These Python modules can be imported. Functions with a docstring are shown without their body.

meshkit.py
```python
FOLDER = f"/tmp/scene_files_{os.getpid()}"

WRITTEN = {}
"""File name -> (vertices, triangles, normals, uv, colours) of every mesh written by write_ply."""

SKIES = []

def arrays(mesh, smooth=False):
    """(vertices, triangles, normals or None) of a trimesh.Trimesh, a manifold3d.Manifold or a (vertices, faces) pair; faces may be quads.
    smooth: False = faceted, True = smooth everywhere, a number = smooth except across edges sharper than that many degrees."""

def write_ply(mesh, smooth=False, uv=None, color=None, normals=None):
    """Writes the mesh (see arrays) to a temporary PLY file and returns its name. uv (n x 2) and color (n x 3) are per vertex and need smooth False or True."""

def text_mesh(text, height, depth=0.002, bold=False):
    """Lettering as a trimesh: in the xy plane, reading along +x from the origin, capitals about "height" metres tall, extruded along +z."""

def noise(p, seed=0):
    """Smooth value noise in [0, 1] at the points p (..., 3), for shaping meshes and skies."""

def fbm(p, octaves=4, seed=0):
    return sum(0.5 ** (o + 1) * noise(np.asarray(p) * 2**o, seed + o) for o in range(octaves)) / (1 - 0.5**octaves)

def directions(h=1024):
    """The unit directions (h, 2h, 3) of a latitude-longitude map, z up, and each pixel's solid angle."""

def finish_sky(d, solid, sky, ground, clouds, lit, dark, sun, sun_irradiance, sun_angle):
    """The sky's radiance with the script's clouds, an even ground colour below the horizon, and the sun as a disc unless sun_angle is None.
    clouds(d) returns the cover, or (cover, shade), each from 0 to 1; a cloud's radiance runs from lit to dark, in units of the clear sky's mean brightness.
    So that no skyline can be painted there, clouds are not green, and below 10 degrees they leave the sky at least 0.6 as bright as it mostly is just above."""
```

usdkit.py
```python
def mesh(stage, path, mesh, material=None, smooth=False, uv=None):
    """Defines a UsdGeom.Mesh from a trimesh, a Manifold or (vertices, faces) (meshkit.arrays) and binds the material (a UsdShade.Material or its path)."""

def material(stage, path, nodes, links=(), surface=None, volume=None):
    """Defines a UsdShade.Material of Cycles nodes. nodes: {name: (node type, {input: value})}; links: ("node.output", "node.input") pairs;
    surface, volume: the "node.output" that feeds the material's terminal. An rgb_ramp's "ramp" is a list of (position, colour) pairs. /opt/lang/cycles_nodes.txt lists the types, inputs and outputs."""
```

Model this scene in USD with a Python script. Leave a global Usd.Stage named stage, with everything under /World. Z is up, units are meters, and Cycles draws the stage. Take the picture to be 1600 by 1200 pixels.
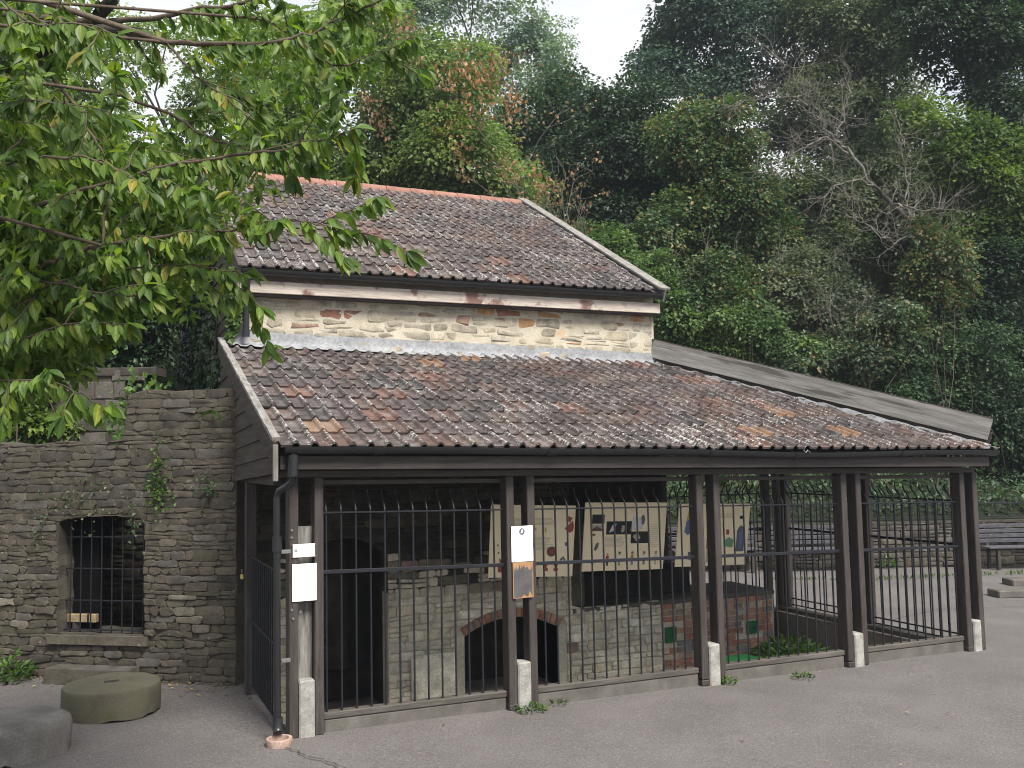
import math, random
import numpy as np, trimesh, usdkit, meshkit
from shapely.geometry import Polygon, LineString, box as sbox
from shapely.ops import unary_union
from pxr import Usd, UsdGeom, UsdLux, UsdShade, Gf, Sdf, Vt

stage = Usd.Stage.CreateInMemory()
UsdGeom.SetStageUpAxis(stage, 'Z'); UsdGeom.SetStageMetersPerUnit(stage, 1.0)
UsdGeom.Xform.Define(stage, '/World'); UsdGeom.Scope.Define(stage, '/World/Looks')

EXPOSURE, SKY_STRENGTH, SUN_STRENGTH, CLOUD, HAZE = 1.12, 0.070, 0.90, (7.3, 7.35, 7.6), 0.0007
# ---------------------------------------------------------------- camera, sky, sun, exposure
YAW, PITCH, ROLL = math.radians(24.1914), math.radians(4.2779), math.radians(-1.0982)
EYE = np.array([-1.605, -7.817, 2.246])
fw = np.array([math.sin(YAW)*math.cos(PITCH), math.cos(YAW)*math.cos(PITCH), math.sin(PITCH)])
rt = np.array([math.cos(YAW), -math.sin(YAW), 0.0]); up = np.cross(rt, fw)
rt, up = rt*math.cos(ROLL)+up*math.sin(ROLL), -rt*math.sin(ROLL)+up*math.cos(ROLL)
camera = UsdGeom.Camera.Define(stage, '/World/camera')
M = np.eye(4); M[0, :3], M[1, :3], M[2, :3], M[3, :3] = rt, up, -fw, EYE
camera.AddTransformOp().Set(Gf.Matrix4d(M.tolist()))
camera.CreateHorizontalApertureAttr(36.0); camera.CreateVerticalApertureAttr(27.0); camera.CreateFocalLengthAttr(32.82)
camera.CreateClippingRangeAttr(Gf.Vec2f(0.05, 2000.0)); camera.CreateExposureAttr(EXPOSURE)

SUN_TO = np.array([0.12, -0.62, 0.80]); SUN_TO /= np.linalg.norm(SUN_TO)
sun_el, sun_rot = math.asin(SUN_TO[2]), math.atan2(SUN_TO[0], SUN_TO[1])
sky_mat = usdkit.material(stage, '/World/Looks/overcast_sky', {
    'sky': ('sky_texture', {'sky_type': 'single_scattering', 'sun_disc': False, 'sun_elevation': sun_el, 'sun_rotation': sun_rot, 'altitude': 60.0, 'aerosol_density': 1.0}),
    'tc': ('texture_coordinate', {}),
    'mp': ('mapping', {'scale': (1.0, 1.0, 2.6)}),
    'n': ('noise_texture', {'scale': 1.7, 'detail': 6.0, 'roughness': 0.55}),
    'r': ('rgb_ramp', {'ramp': [(0.30, (0.35, 0.35, 0.35)), (0.56, (0.92, 0.92, 0.92)), (1.0, (1, 1, 1))]}),
    'mix': ('mix_color', {'blend_type': 'mix', 'b': CLOUD, 'use_clamp': False}),
    'bg': ('background_shader', {'strength': SKY_STRENGTH})},
    [('tc.generated', 'mp.vector'), ('mp.vector', 'n.vector'), ('n.fac', 'r.fac'), ('r.color', 'mix.fac'), ('sky.color', 'mix.a'), ('mix.result', 'bg.color')], surface='bg.background')
dome = UsdLux.DomeLight.Define(stage, '/World/sky'); dome.CreateIntensityAttr(1.0)
UsdShade.MaterialBindingAPI.Apply(dome.GetPrim()).Bind(sky_mat)
for k, v in (('kind', 'structure'), ('label', 'pale overcast sky showing between the tree crowns'), ('category', 'sky')): dome.GetPrim().SetCustomDataByKey(k, v)
sun = UsdLux.DistantLight.Define(stage, '/World/hazy_sun')
sun.CreateIntensityAttr(SUN_STRENGTH); sun.CreateAngleAttr(22.0); sun.CreateColorAttr(Gf.Vec3f(1.0, 0.95, 0.87)); sun.CreateNormalizeAttr(True)
zz = SUN_TO; xx = np.cross([0, 0, 1.0], zz); xx /= np.linalg.norm(xx); yy = np.cross(zz, xx)
M = np.eye(4); M[0, :3], M[1, :3], M[2, :3] = xx, yy, zz
sun.AddTransformOp().Set(Gf.Matrix4d(M.tolist()))

# ---------------------------------------------------------------- helpers
R = np.random.default_rng(7)
used, LOOK, LEAVES = {}, {}, set()
TINT = np.random.default_rng(17)
def numbered(path):
    n = used.get(path, 0); used[path] = n + 1
    return path if n == 0 else f'{path}_{n:03d}'
def tag(p, label=None, cat=None, group=None, kind=None):
    for k, v in (('label', label), ('category', cat), ('group', group), ('kind', kind)):
        if v: p.SetCustomDataByKey(k, v)
    return p
BASE = {}
def thing(name, label, cat, loc=(0, 0, 0), group=None, kind=None):
    path = numbered('/World/' + name)
    x = UsdGeom.Xform.Define(stage, path); x.AddTranslateOp().Set(Gf.Vec3d(*map(float, loc)))
    BASE[path] = np.array(loc, float)
    return tag(x.GetPrim(), label, cat, group, kind)
def part(parent, name, mesh, m, smooth=False, label=None, kind=None, prim=None):
    """parent: a prim (thing or part) or None for a top-level mesh; the mesh is given in world coordinates"""
    up_ = parent.GetPath().pathString if parent is not None else '/World'
    path = numbered(up_ + '/' + name)
    root = '/'.join(path.split('/')[:3])
    off = BASE.get(root, np.zeros(3))
    v, f, n = meshkit.arrays(mesh, smooth)
    v = v - off
    g = UsdGeom.Mesh.Define(stage, path)
    g.CreatePointsAttr(Vt.Vec3fArray.FromNumpy(v.astype(np.float32)))
    g.CreateFaceVertexCountsAttr(Vt.IntArray.FromNumpy(np.full(len(f), 3, np.int32)))
    g.CreateFaceVertexIndicesAttr(Vt.IntArray.FromNumpy(f.astype(np.int32).ravel()))
    g.CreateSubdivisionSchemeAttr('none')
    if n is not None:
        g.CreateNormalsAttr(Vt.Vec3fArray.FromNumpy(n.astype(np.float32))); g.SetNormalsInterpolation('vertex')
    if m in LEAVES and 'tint' not in (prim or {}):   # each leaf its own tone, tones running together in sprays
        k = len(v)//4+1; c = np.repeat(TINT.random(k//16+1), 16)[:k]; t = np.where(TINT.random(k) < .6, np.clip(c+TINT.normal(0, .10, k), 0, 1), TINT.random(k))
        prim = {**(prim or {}), 'tint': np.repeat(t, 4)[:len(v)]}
    if prim is not None:
        for k, val in prim.items():
            UsdGeom.PrimvarsAPI(g).CreatePrimvar(k, Sdf.ValueTypeNames.FloatArray, 'vertex').Set(Vt.FloatArray.FromNumpy(np.asarray(val, np.float32)))
    UsdShade.MaterialBindingAPI.Apply(g.GetPrim()).Bind(LOOK[m])
    return tag(g.GetPrim(), label, kind=kind)
def copy_of(src, name, loc, label, cat, group=None, rotz=0):
    path = numbered('/World/' + name)
    x = UsdGeom.Xform.Define(stage, path); x.AddTranslateOp().Set(Gf.Vec3d(*map(float, loc)))
    if rotz: x.AddRotateZOp().Set(float(rotz))
    p = x.GetPrim(); p.GetReferences().AddInternalReference(src.GetPath()); p.SetInstanceable(True)
    return tag(p, label, cat, group)
def cat_(ms):
    vs, fs, n = [], [], 0
    for m in ms:
        v, f = (m.vertices, m.faces) if hasattr(m, 'vertices') else m
        vs.append(np.asarray(v)); fs.append(np.asarray(f) + n); n += len(v)
    return np.vstack(vs), np.vstack(fs)
def bx(x0, x1, y0, y1, z0, z1, c=0.005, slx=0.0):
    """box with chamfered edges; slx tilts it along x"""
    h = np.array([x1-x0, y1-y0, z1-z0])/2.0; c = min(c, h.min()*0.45); pts = []
    for s in np.ndindex(2, 2, 2):
        s = np.array(s)*2-1
        for k in range(3):
            q = h - c; q[k] = h[k]; pts.append(s*q)
    m = trimesh.convex.convex_hull(np.array(pts)); v = np.array(m.vertices)+[(x0+x1)/2, (y0+y1)/2, (z0+z1)/2]
    v[:, 2] += slx*v[:, 0]
    return v, np.array(m.faces)
def tube(pts, rad, sides=6, caps=True):
    p = np.asarray(pts, float); rad = np.broadcast_to(rad, (len(p),)).astype(float)
    t = np.gradient(p, axis=0); t /= np.linalg.norm(t, axis=1, keepdims=True)+1e-12
    ref = np.array([0, 0, 1.0]) if abs(t[:, 2]).mean() < 0.8 else np.array([1.0, 0, 0])
    a = np.cross(t, ref); a /= np.linalg.norm(a, axis=1, keepdims=True)+1e-12; b = np.cross(t, a)
    an = np.arange(sides)*2*np.pi/sides
    v = (p[:, None]+rad[:, None, None]*(np.cos(an)[None, :, None]*a[:, None]+np.sin(an)[None, :, None]*b[:, None])).reshape(-1, 3)
    i, j = np.meshgrid(np.arange(len(p)-1), np.arange(sides), indexing='ij')
    q = np.stack([i*sides+j, (i+1)*sides+j, (i+1)*sides+(j+1) % sides, i*sides+(j+1) % sides], -1).reshape(-1, 4)
    f = np.vstack([q[:, [0, 1, 2]], q[:, [0, 2, 3]]])
    if caps:
        k = np.arange(1, sides-1)
        c0 = np.stack([0*k, k, k+1], 1); c1 = (len(p)-1)*sides+np.stack([0*k, k+1, k], 1)
        f = np.vstack([f, c0, c1])
    return v, f
def prism(poly, d0, d1, O, U, V, N):
    """a polygon in the frame O, U, V, extruded from d0 to d1 along N"""
    ms = []
    for g in getattr(poly, 'geoms', [poly]):
        if g.is_empty or g.area < 1e-8: continue
        m = trimesh.creation.extrude_polygon(g, d1-d0, engine='earcut'); v = np.array(m.vertices)
        ms.append((np.asarray(O)+v[:, :1]*U+v[:, 1:2]*V+(v[:, 2:]+d0)*N, np.array(m.faces)))
    return cat_(ms)
def ground_z(x): return -0.0126*x

# ---------------------------------------------------------------- materials
def mk(name, nodes, links, surface):
    LOOK[name] = usdkit.material(stage, '/World/Looks/'+name, nodes, links, surface=surface)
def rock(name, cols, scale=5.0, fine=45.0, bump=0.35, rough=0.9, fvar=1.0, spot=None, spot_at=0.62, spot_scale=18.0, stretch=(1, 1, 1), spec=0.25, dist=0.01, turn=None, spot_soft=0.03):
    n = {'g': ('geometry', {}), 'm': ('mapping', {'scale': stretch}), 'n': ('noise_texture', {'scale': scale, 'detail': 6.0, 'roughness': 0.65}),
         'f': ('noise_texture', {'scale': fine, 'detail': 5.0, 'roughness': 0.7}), 'r': ('rgb_ramp', {'ramp': [(0.3+0.4*i/max(1, len(cols)-1), c) for i, c in enumerate(cols)]}),
         'fr': ('rgb_ramp', {'ramp': [(0.25, (1-.38*fvar,)*3), (0.75, (1+.28*fvar,)*3)]}), 'mul': ('mix_color', {'blend_type': 'multiply', 'fac': 1.0, 'use_clamp': False}),
         'b': ('bump', {'strength': bump, 'distance': dist}), 'p': ('principled_bsdf', {'roughness': rough, 'specular_ior_level': spec})}
    l = [('g.position', 'm.vector'), ('m.vector', 'n.vector'), ('m.vector', 'f.vector'), ('n.fac', 'r.fac'), ('f.fac', 'fr.fac'), ('r.color', 'mul.a'), ('fr.color', 'mul.b'), ('f.fac', 'b.height'), ('b.normal', 'p.normal')]
    if turn:
        n |= {'t1': ('vector_rotate', {'rotate_type': 'z_axis', 'angle': -turn[0]}), 't2': ('vector_rotate', {'rotate_type': 'y_axis', 'angle': turn[1]})}
        l = [x for x in l if x[0] != 'g.position'] + [('g.position', 't1.vector'), ('t1.vector', 't2.vector'), ('t2.vector', 'm.vector')]
    out = 'mul.result'
    if spot:
        n |= {'s': ('noise_texture', {'scale': spot_scale, 'detail': 5.0, 'roughness': 0.6}), 'sr': ('rgb_ramp', {'ramp': [(spot_at-spot_soft, (0, 0, 0)), (spot_at+spot_soft, (1, 1, 1))]}), 'sm': ('mix_color', {'b': spot})}
        l += [('m.vector' if turn else 'g.position', 's.vector'), ('s.fac', 'sr.fac'), ('sr.color', 'sm.fac'), (out, 'sm.a')]; out = 'sm.result'
    l.append((out, 'p.base_color')); mk(name, n, l, 'p.BSDF')
def plain(name, col, rough=0.5, spec=0.4, var=0.25, scale=9.0, metallic=0.0):
    c = np.array(col); rock(name, [c*(1-var), c, c*(1+var)], scale=scale, fine=scale*12, bump=0.05, rough=rough, spec=spec, dist=0.003, fvar=min(1.0, var*1.5))
def tilemat(name, cols, lichen=0.5, moss=0.0):
    n = {'g': ('geometry', {}), 'n': ('noise_texture', {'scale': 11.0, 'detail': 5.0, 'roughness': 0.65}), 'r': ('rgb_ramp', {'ramp': [(0.3, cols[0]), (0.5, cols[1]), (0.72, cols[2])]}),
         'f': ('noise_texture', {'scale': 70.0, 'detail': 4.0, 'roughness': 0.7}), 'fr': ('rgb_ramp', {'ramp': [(0.3, (0.7, 0.7, 0.7)), (0.72, (1.25, 1.25, 1.25))]}), 'mul': ('mix_color', {'blend_type': 'multiply', 'fac': 1.0, 'use_clamp': False}),
         'a': ('attribute', {'attribute': 'crest'}), 'big': ('noise_texture', {'scale': 1.5, 'detail': 2.0}), 's': ('noise_texture', {'scale': 36.0, 'detail': 5.0, 'roughness': 0.62}),
         'm1': ('math', {'math_type': 'multiply', 'value2': 0.13}), 'm2': ('math', {'math_type': 'multiply', 'value2': 0.34}), 'a1': ('math', {'math_type': 'add'}), 'a2': ('math', {'math_type': 'add'}),
         'sr': ('rgb_ramp', {'ramp': [(0.865-0.045*lichen, (0, 0, 0)), (0.935-0.045*lichen, (1, 1, 1))]}), 'lm': ('mix_color', {'b': (0.36, 0.355, 0.34)}),
         'b': ('bump', {'strength': 0.35, 'distance': 0.006}), 'p': ('principled_bsdf', {'roughness': 0.9, 'specular_ior_level': 0.2}),
         'pt': ('noise_texture', {'scale': 4.5, 'detail': 5.0, 'roughness': 0.6}), 'pr': ('rgb_ramp', {'ramp': [(0.50, (0, 0, 0)), (0.68, (0.42, 0.42, 0.42))]}), 'pm': ('mix_color', {'b': (0.21, 0.20, 0.195)})}
    l = [('g.position', 'pt.vector'), ('pt.fac', 'pr.fac'), ('pr.color', 'pm.fac'), ('mul.result', 'pm.a'), ('g.position', 'n.vector'), ('g.position', 'f.vector'), ('g.position', 's.vector'), ('g.position', 'big.vector'), ('n.fac', 'r.fac'), ('f.fac', 'fr.fac'), ('r.color', 'mul.a'), ('fr.color', 'mul.b'),
         ('a.fac', 'm1.value1'), ('big.fac', 'm2.value1'), ('s.fac', 'a1.value1'), ('m1.value', 'a1.value2'), ('a1.value', 'a2.value1'), ('m2.value', 'a2.value2'), ('a2.value', 'sr.fac'), ('sr.color', 'lm.fac'),
         ('pm.result', 'lm.a'), ('lm.result', 'p.base_color'), ('f.fac', 'b.height'), ('b.normal', 'p.normal')]
    mk(name, n, l, 'p.BSDF')
def leafmat(name, ramp, trans=0.3, tcol=(1.3, 1.45, 0.7), rough=0.5, spec=0.35, patch=0.9, rib=False):
    n = {'g': ('geometry', {}), 'r': ('rgb_ramp', {'ramp': ramp}), 'n': ('noise_texture', {'scale': patch, 'detail': 3.0}), 'nr': ('rgb_ramp', {'ramp': [(0.32, (0.62, 0.68, 0.74)), (0.5, (0.98, 1.0, 0.98)), (0.70, (1.5, 1.38, 1.08))]}),
         'mul': ('mix_color', {'blend_type': 'multiply', 'fac': 1.0, 'use_clamp': False}), 'tm': ('mix_color', {'blend_type': 'multiply', 'fac': 1.0, 'b': tcol, 'use_clamp': False}),
         'p': ('principled_bsdf', {'roughness': rough, 'specular_ior_level': spec}), 't': ('translucent_bsdf', {}), 'mx': ('mix_closure', {'fac': trans})}
    n['tint'] = ('attribute', {'attribute': 'tint'}); LEAVES.add(name)
    l = [('tint.fac', 'r.fac'), ('g.position', 'n.vector'), ('n.fac', 'nr.fac'), ('r.color', 'mul.a'), ('nr.color', 'mul.b'), ('mul.result', 'p.base_color'), ('mul.result', 'tm.a'), ('tm.result', 't.color'), ('p.BSDF', 'mx.closure1'), ('t.BSDF', 'mx.closure2')]
    if rib:   # paler midrib and faint side veins
        n |= {'a': ('attribute', {'attribute': 'rib'}), 'ar': ('rgb_ramp', {'ramp': [(0.80, (1, 1, 1)), (0.97, (1.55, 1.45, 1.25))]}), 'rm': ('mix_color', {'blend_type': 'multiply', 'fac': 1.0, 'use_clamp': False}),
              'v': ('attribute', {'attribute': 'vein'}), 'vr': ('rgb_ramp', {'ramp': [(0.0, (0.80, 0.82, 0.80)), (0.35, (1.06, 1.06, 1.0)), (1.0, (1.06, 1.06, 1.0))]}), 'vm': ('mix_color', {'blend_type': 'multiply', 'fac': 1.0, 'use_clamp': False}), 'vs': ('math', {'math_type': 'fraction'})}
        l = [x for x in l if x[0] != 'mul.result'] + [('mul.result', 'rm.a'), ('a.fac', 'ar.fac'), ('ar.color', 'rm.b'), ('v.fac', 'vs.value1'), ('vs.value', 'vr.fac'), ('rm.result', 'vm.a'), ('vr.color', 'vm.b'), ('vm.result', 'p.base_color'), ('vm.result', 'tm.a')]
    mk(name, n, l, 'mx.closure')
def wood(name, cols, axis=0, **k):
    st = [9.0, 9.0, 9.0]; st[axis] = 0.7
    rock(name, cols, scale=2.2, fine=9.0, stretch=tuple(st), rough=k.pop('rough', 0.75), bump=k.pop('bump', 0.3), dist=0.004, **k)

def wood_along(name, direction, cols, **k):
    d = np.array(direction, float); a = math.atan2(d[1], d[0]); e = math.atan2(d[2], math.hypot(d[0], d[1]))
    rock(name, cols, scale=2.0, fine=9.0, stretch=(0.55, 11.0, 11.0), rough=0.8, bump=0.3, dist=0.004, turn=(a, e), **k)
rock('asphalt', [(0.101, 0.0925, 0.090), (0.119, 0.109, 0.1065), (0.139, 0.128, 0.125)], scale=1.1, fine=62.0, fvar=1.5, bump=0.5, dist=0.004, spot=(0.20, 0.19, 0.18), spot_at=0.64, spot_scale=48.0)
rock('pit_earth', [(0.12, 0.11, 0.095), (0.19, 0.175, 0.155), (0.26, 0.24, 0.215)], scale=3.0, fine=60.0, bump=0.6)
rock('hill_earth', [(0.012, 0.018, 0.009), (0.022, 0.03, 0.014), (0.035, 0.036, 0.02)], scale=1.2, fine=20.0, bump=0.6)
rock('mortar_cream', [(0.33, 0.295, 0.23), (0.43, 0.39, 0.31), (0.51, 0.465, 0.38)], scale=3.0, fine=60.0, bump=0.6, spot=(0.45, 0.27, 0.12), spot_at=0.70, spot_scale=1.6)
rock('mortar_dark', [(0.038, 0.034, 0.028), (0.060, 0.054, 0.044), (0.092, 0.084, 0.069)], scale=3.0, fine=50.0, bump=0.7)
rock('mortar_grey', [(0.42, 0.39, 0.31), (0.52, 0.48, 0.39), (0.58, 0.545, 0.45)], scale=3.0, fine=50.0, bump=0.7)
def stones_of(prefix, cols, **k):
    for i, c in enumerate(cols):
        c = np.array(c); rock(f'{prefix}_{i}', [c*0.62, c, c*1.35], scale=6.0+i*0.4, fine=55.0, bump=0.55, **k)
stones_of('pale_stone', [(0.33, 0.295, 0.225), (0.37, 0.33, 0.26), (0.28, 0.255, 0.205), (0.32, 0.295, 0.245), (0.26, 0.235, 0.185), (0.26, 0.135, 0.095), (0.245, 0.165, 0.128), (0.34, 0.205, 0.105)])
stones_of('ruin_stone', [(0.072, 0.062, 0.048), (0.092, 0.080, 0.062), (0.054, 0.047, 0.040), (0.083, 0.075, 0.066), (0.138, 0.123, 0.098), (0.064, 0.059, 0.041)], spot=(0.20, 0.195, 0.175), spot_at=0.69, spot_scale=14.0)
stones_of('kiln_stone', [(0.56, 0.515, 0.405), (0.62, 0.58, 0.475), (0.49, 0.455, 0.375), (0.66, 0.62, 0.51), (0.55, 0.495, 0.365)])
stones_of('dusky_kiln_stone', [(0.20, 0.18, 0.13), (0.155, 0.142, 0.112), (0.25, 0.23, 0.175)])
stones_of('sooty_kiln_stone', [(0.050, 0.046, 0.037), (0.032, 0.030, 0.026), (0.070, 0.064, 0.050), (0.11, 0.10, 0.076)])  # this set and the one above carry painted roof shade up the kiln wall
stones_of('brick_face', [(0.33, 0.165, 0.11), (0.38, 0.22, 0.145), (0.19, 0.175, 0.17), (0.42, 0.33, 0.25), (0.28, 0.20, 0.17), (0.33, 0.305, 0.275)])
tilemat('tile_0', [(0.039, 0.032, 0.031), (0.064, 0.053, 0.050), (0.105, 0.086, 0.081)], 0.9)
tilemat('tile_1', [(0.043, 0.034, 0.032), (0.073, 0.057, 0.053), (0.118, 0.091, 0.083)], 1.1)
tilemat('tile_2', [(0.045, 0.036, 0.037), (0.075, 0.060, 0.061), (0.116, 0.094, 0.093)], 1.3)
tilemat('tile_3', [(0.051, 0.037, 0.034), (0.088, 0.061, 0.054), (0.137, 0.092, 0.080)], 0.8)
tilemat('tile_4', [(0.068, 0.043, 0.036), (0.120, 0.070, 0.056), (0.177, 0.105, 0.083)], 0.8)
tilemat('tile_5', [(0.107, 0.066, 0.045), (0.177, 0.107, 0.068), (0.241, 0.155, 0.102)], 0.8)
tilemat('tile_6', [(0.034, 0.031, 0.032), (0.054, 0.048, 0.049), (0.088, 0.078, 0.079)], 0.6)
tilemat('tile_7', [(0.058, 0.045, 0.040), (0.098, 0.077, 0.069), (0.152, 0.119, 0.106)], 1.5)
rock('ridge_clay', [(0.19, 0.095, 0.072), (0.255, 0.132, 0.102), (0.31, 0.18, 0.145)], scale=5.0, fine=50.0, bump=0.3)
rock('lead', [(0.19, 0.197, 0.212), (0.255, 0.262, 0.278), (0.32, 0.327, 0.342)], scale=4.0, fine=30.0, bump=0.4, rough=0.6)
rock('dull_lead', [(0.10, 0.105, 0.115), (0.15, 0.155, 0.167), (0.21, 0.216, 0.23)], scale=7.0, fine=30.0, bump=0.4, rough=0.75)
for ax, nm in enumerate('xyz'):
    wood('brown_timber_'+nm, [(0.034, 0.028, 0.026), (0.049, 0.0415, 0.039), (0.070, 0.061, 0.058)], ax, rough=0.6)
    wood('grey_timber_'+nm, [(0.115, 0.108, 0.098), (0.195, 0.186, 0.172), (0.29, 0.28, 0.265)], ax, spot=(0.10, 0.095, 0.085), spot_at=0.66, spot_scale=5.0)
    wood('weathered_board_'+nm, [(0.030, 0.025, 0.020), (0.050, 0.042, 0.034), (0.075, 0.064, 0.053)], ax)
wood('peeling_board', [(0.30, 0.25, 0.22), (0.44, 0.39, 0.34), (0.50, 0.45, 0.40)], 0, spot=(0.165, 0.098, 0.085), spot_at=0.56, spot_scale=2.2)
wood_along('hip_timber', (-2.28, 3.48, 1.25), [(0.13, 0.123, 0.114), (0.235, 0.225, 0.21), (0.34, 0.33, 0.312)], spot=(0.095, 0.09, 0.083), spot_at=0.60, spot_scale=1.3)
wood('sill_timber', [(0.048, 0.042, 0.037), (0.078, 0.070, 0.062), (0.12, 0.11, 0.10)], 0)
wood('bench_slat', [(0.045, 0.045, 0.05), (0.07, 0.07, 0.08), (0.10, 0.10, 0.115)], 0)
wood('pale_plank', [(0.20, 0.145, 0.085), (0.28, 0.21, 0.125), (0.34, 0.265, 0.17)], 0)
plain('black_iron', (0.010, 0.011, 0.016), rough=0.5, spec=0.35)
plain('black_plastic', (0.012, 0.013, 0.015), rough=0.36, spec=0.5, var=0.15)
plain('galvanised', (0.13, 0.13, 0.13), rough=0.4, metallic=0.6)
rock('concrete', [(0.17, 0.165, 0.152), (0.28, 0.272, 0.255), (0.37, 0.36, 0.342)], scale=9.0, fine=90.0, bump=0.4, spot=(0.30, 0.22, 0.13), spot_at=0.66, spot_scale=4.0)
rock('kerb_concrete', [(0.075, 0.069, 0.062), (0.105, 0.097, 0.088), (0.14, 0.131, 0.12)], scale=4.0, fine=90.0, bump=0.4)
rock('millstone', [(0.066, 0.058, 0.044), (0.100, 0.090, 0.070), (0.145, 0.132, 0.108)], scale=3.0, fine=70.0, bump=0.6, spot=(0.080, 0.080, 0.044), spot_at=0.58, spot_scale=3.0, spot_soft=0.16)
rock('boulder', [(0.105, 0.097, 0.090), (0.155, 0.145, 0.135), (0.21, 0.198, 0.186)], scale=3.0, fine=70.0, bump=0.6, spot=(0.30, 0.29, 0.28), spot_at=0.71, spot_scale=11.0)
rock('terracotta', [(0.30, 0.20, 0.16), (0.40, 0.28, 0.23), (0.46, 0.36, 0.31)], scale=9.0)
plain('paper', (0.86, 0.86, 0.86), rough=0.45, var=0.02)
plain('cream_panel', (0.90, 0.78, 0.54), rough=0.5, var=0.08, scale=2.0)
plain('orange_ply', (0.32, 0.175, 0.085), rough=0.7)
plain('faded_panel', (0.075, 0.075, 0.078), rough=0.6)
for nm, c in dict(ink_black=(0.02, 0.02, 0.022), ink_grey=(0.42, 0.39, 0.33), ink_pale=(0.62, 0.62, 0.62), ink_red=(0.36, 0.07, 0.05), ink_brown=(0.16, 0.075, 0.06), ink_blue=(0.11, 0.17, 0.30), ink_yellow=(0.50, 0.41, 0.10), ink_green=(0.16, 0.30, 0.21), ink_slate=(0.11, 0.125, 0.16), ink_orange=(0.48, 0.24, 0.06), ink_skin=(0.45, 0.28, 0.2)).items(): plain(nm, c, rough=0.5, var=0.12, scale=25.0)
plain('green_paint', (0.012, 0.11, 0.03), rough=0.4)
plain('tarred_board', (0.006, 0.006, 0.006), rough=0.9, spec=0.05)  # near-black colour for the painted shade of the window reveal
rock('soot_stone', [(0.016, 0.015, 0.014), (0.028, 0.026, 0.024), (0.05, 0.047, 0.043)], scale=3.0, bump=0.6)  # near-black stone, also used where deep shade is painted
rock('bark', [(0.028, 0.025, 0.021), (0.05, 0.045, 0.039), (0.085, 0.078, 0.068)], scale=5.0, fine=30.0, bump=0.8, stretch=(1, 1, 0.35))
rock('dead_bark', [(0.095, 0.088, 0.072), (0.15, 0.14, 0.117), (0.22, 0.208, 0.178)], scale=5.0, fine=30.0, bump=0.5)
rock('twig_bark', [(0.055, 0.04, 0.03), (0.09, 0.068, 0.05), (0.14, 0.115, 0.09)], scale=9.0, fine=60.0, bump=0.4)
leafmat('leaf_mid', [(0, (0.046, 0.086, 0.032)), (0.6, (0.078, 0.137, 0.049)), (1, (0.128, 0.191, 0.076))], trans=0.36)
leafmat('leaf_sunny', [(0, (0.099, 0.148, 0.045)), (0.6, (0.156, 0.226, 0.070)), (1, (0.232, 0.299, 0.110))], trans=0.42)
leafmat('leaf_pale', [(0, (0.141, 0.199, 0.169)), (0.6, (0.191, 0.258, 0.215)), (1, (0.270, 0.338, 0.290))], trans=0.38)
leafmat('leaf_dark', [(0, (0.029, 0.061, 0.030)), (0.7, (0.048, 0.093, 0.044)), (1, (0.087, 0.140, 0.071))])
leafmat('leaf_deep', [(0, (0.016, 0.034, 0.021)), (0.7, (0.028, 0.058, 0.031)), (1, (0.052, 0.092, 0.048))])
leafmat('leaf_blue', [(0, (0.035, 0.068, 0.058)), (0.7, (0.057, 0.104, 0.087)), (1, (0.098, 0.149, 0.124))])
leafmat('leaf_yellowing', [(0, (0.037, 0.072, 0.033)), (0.74, (0.070, 0.124, 0.048)), (0.87, (0.169, 0.207, 0.073)), (0.95, (0.255, 0.215, 0.082)), (1, (0.231, 0.129, 0.065))])
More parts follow.
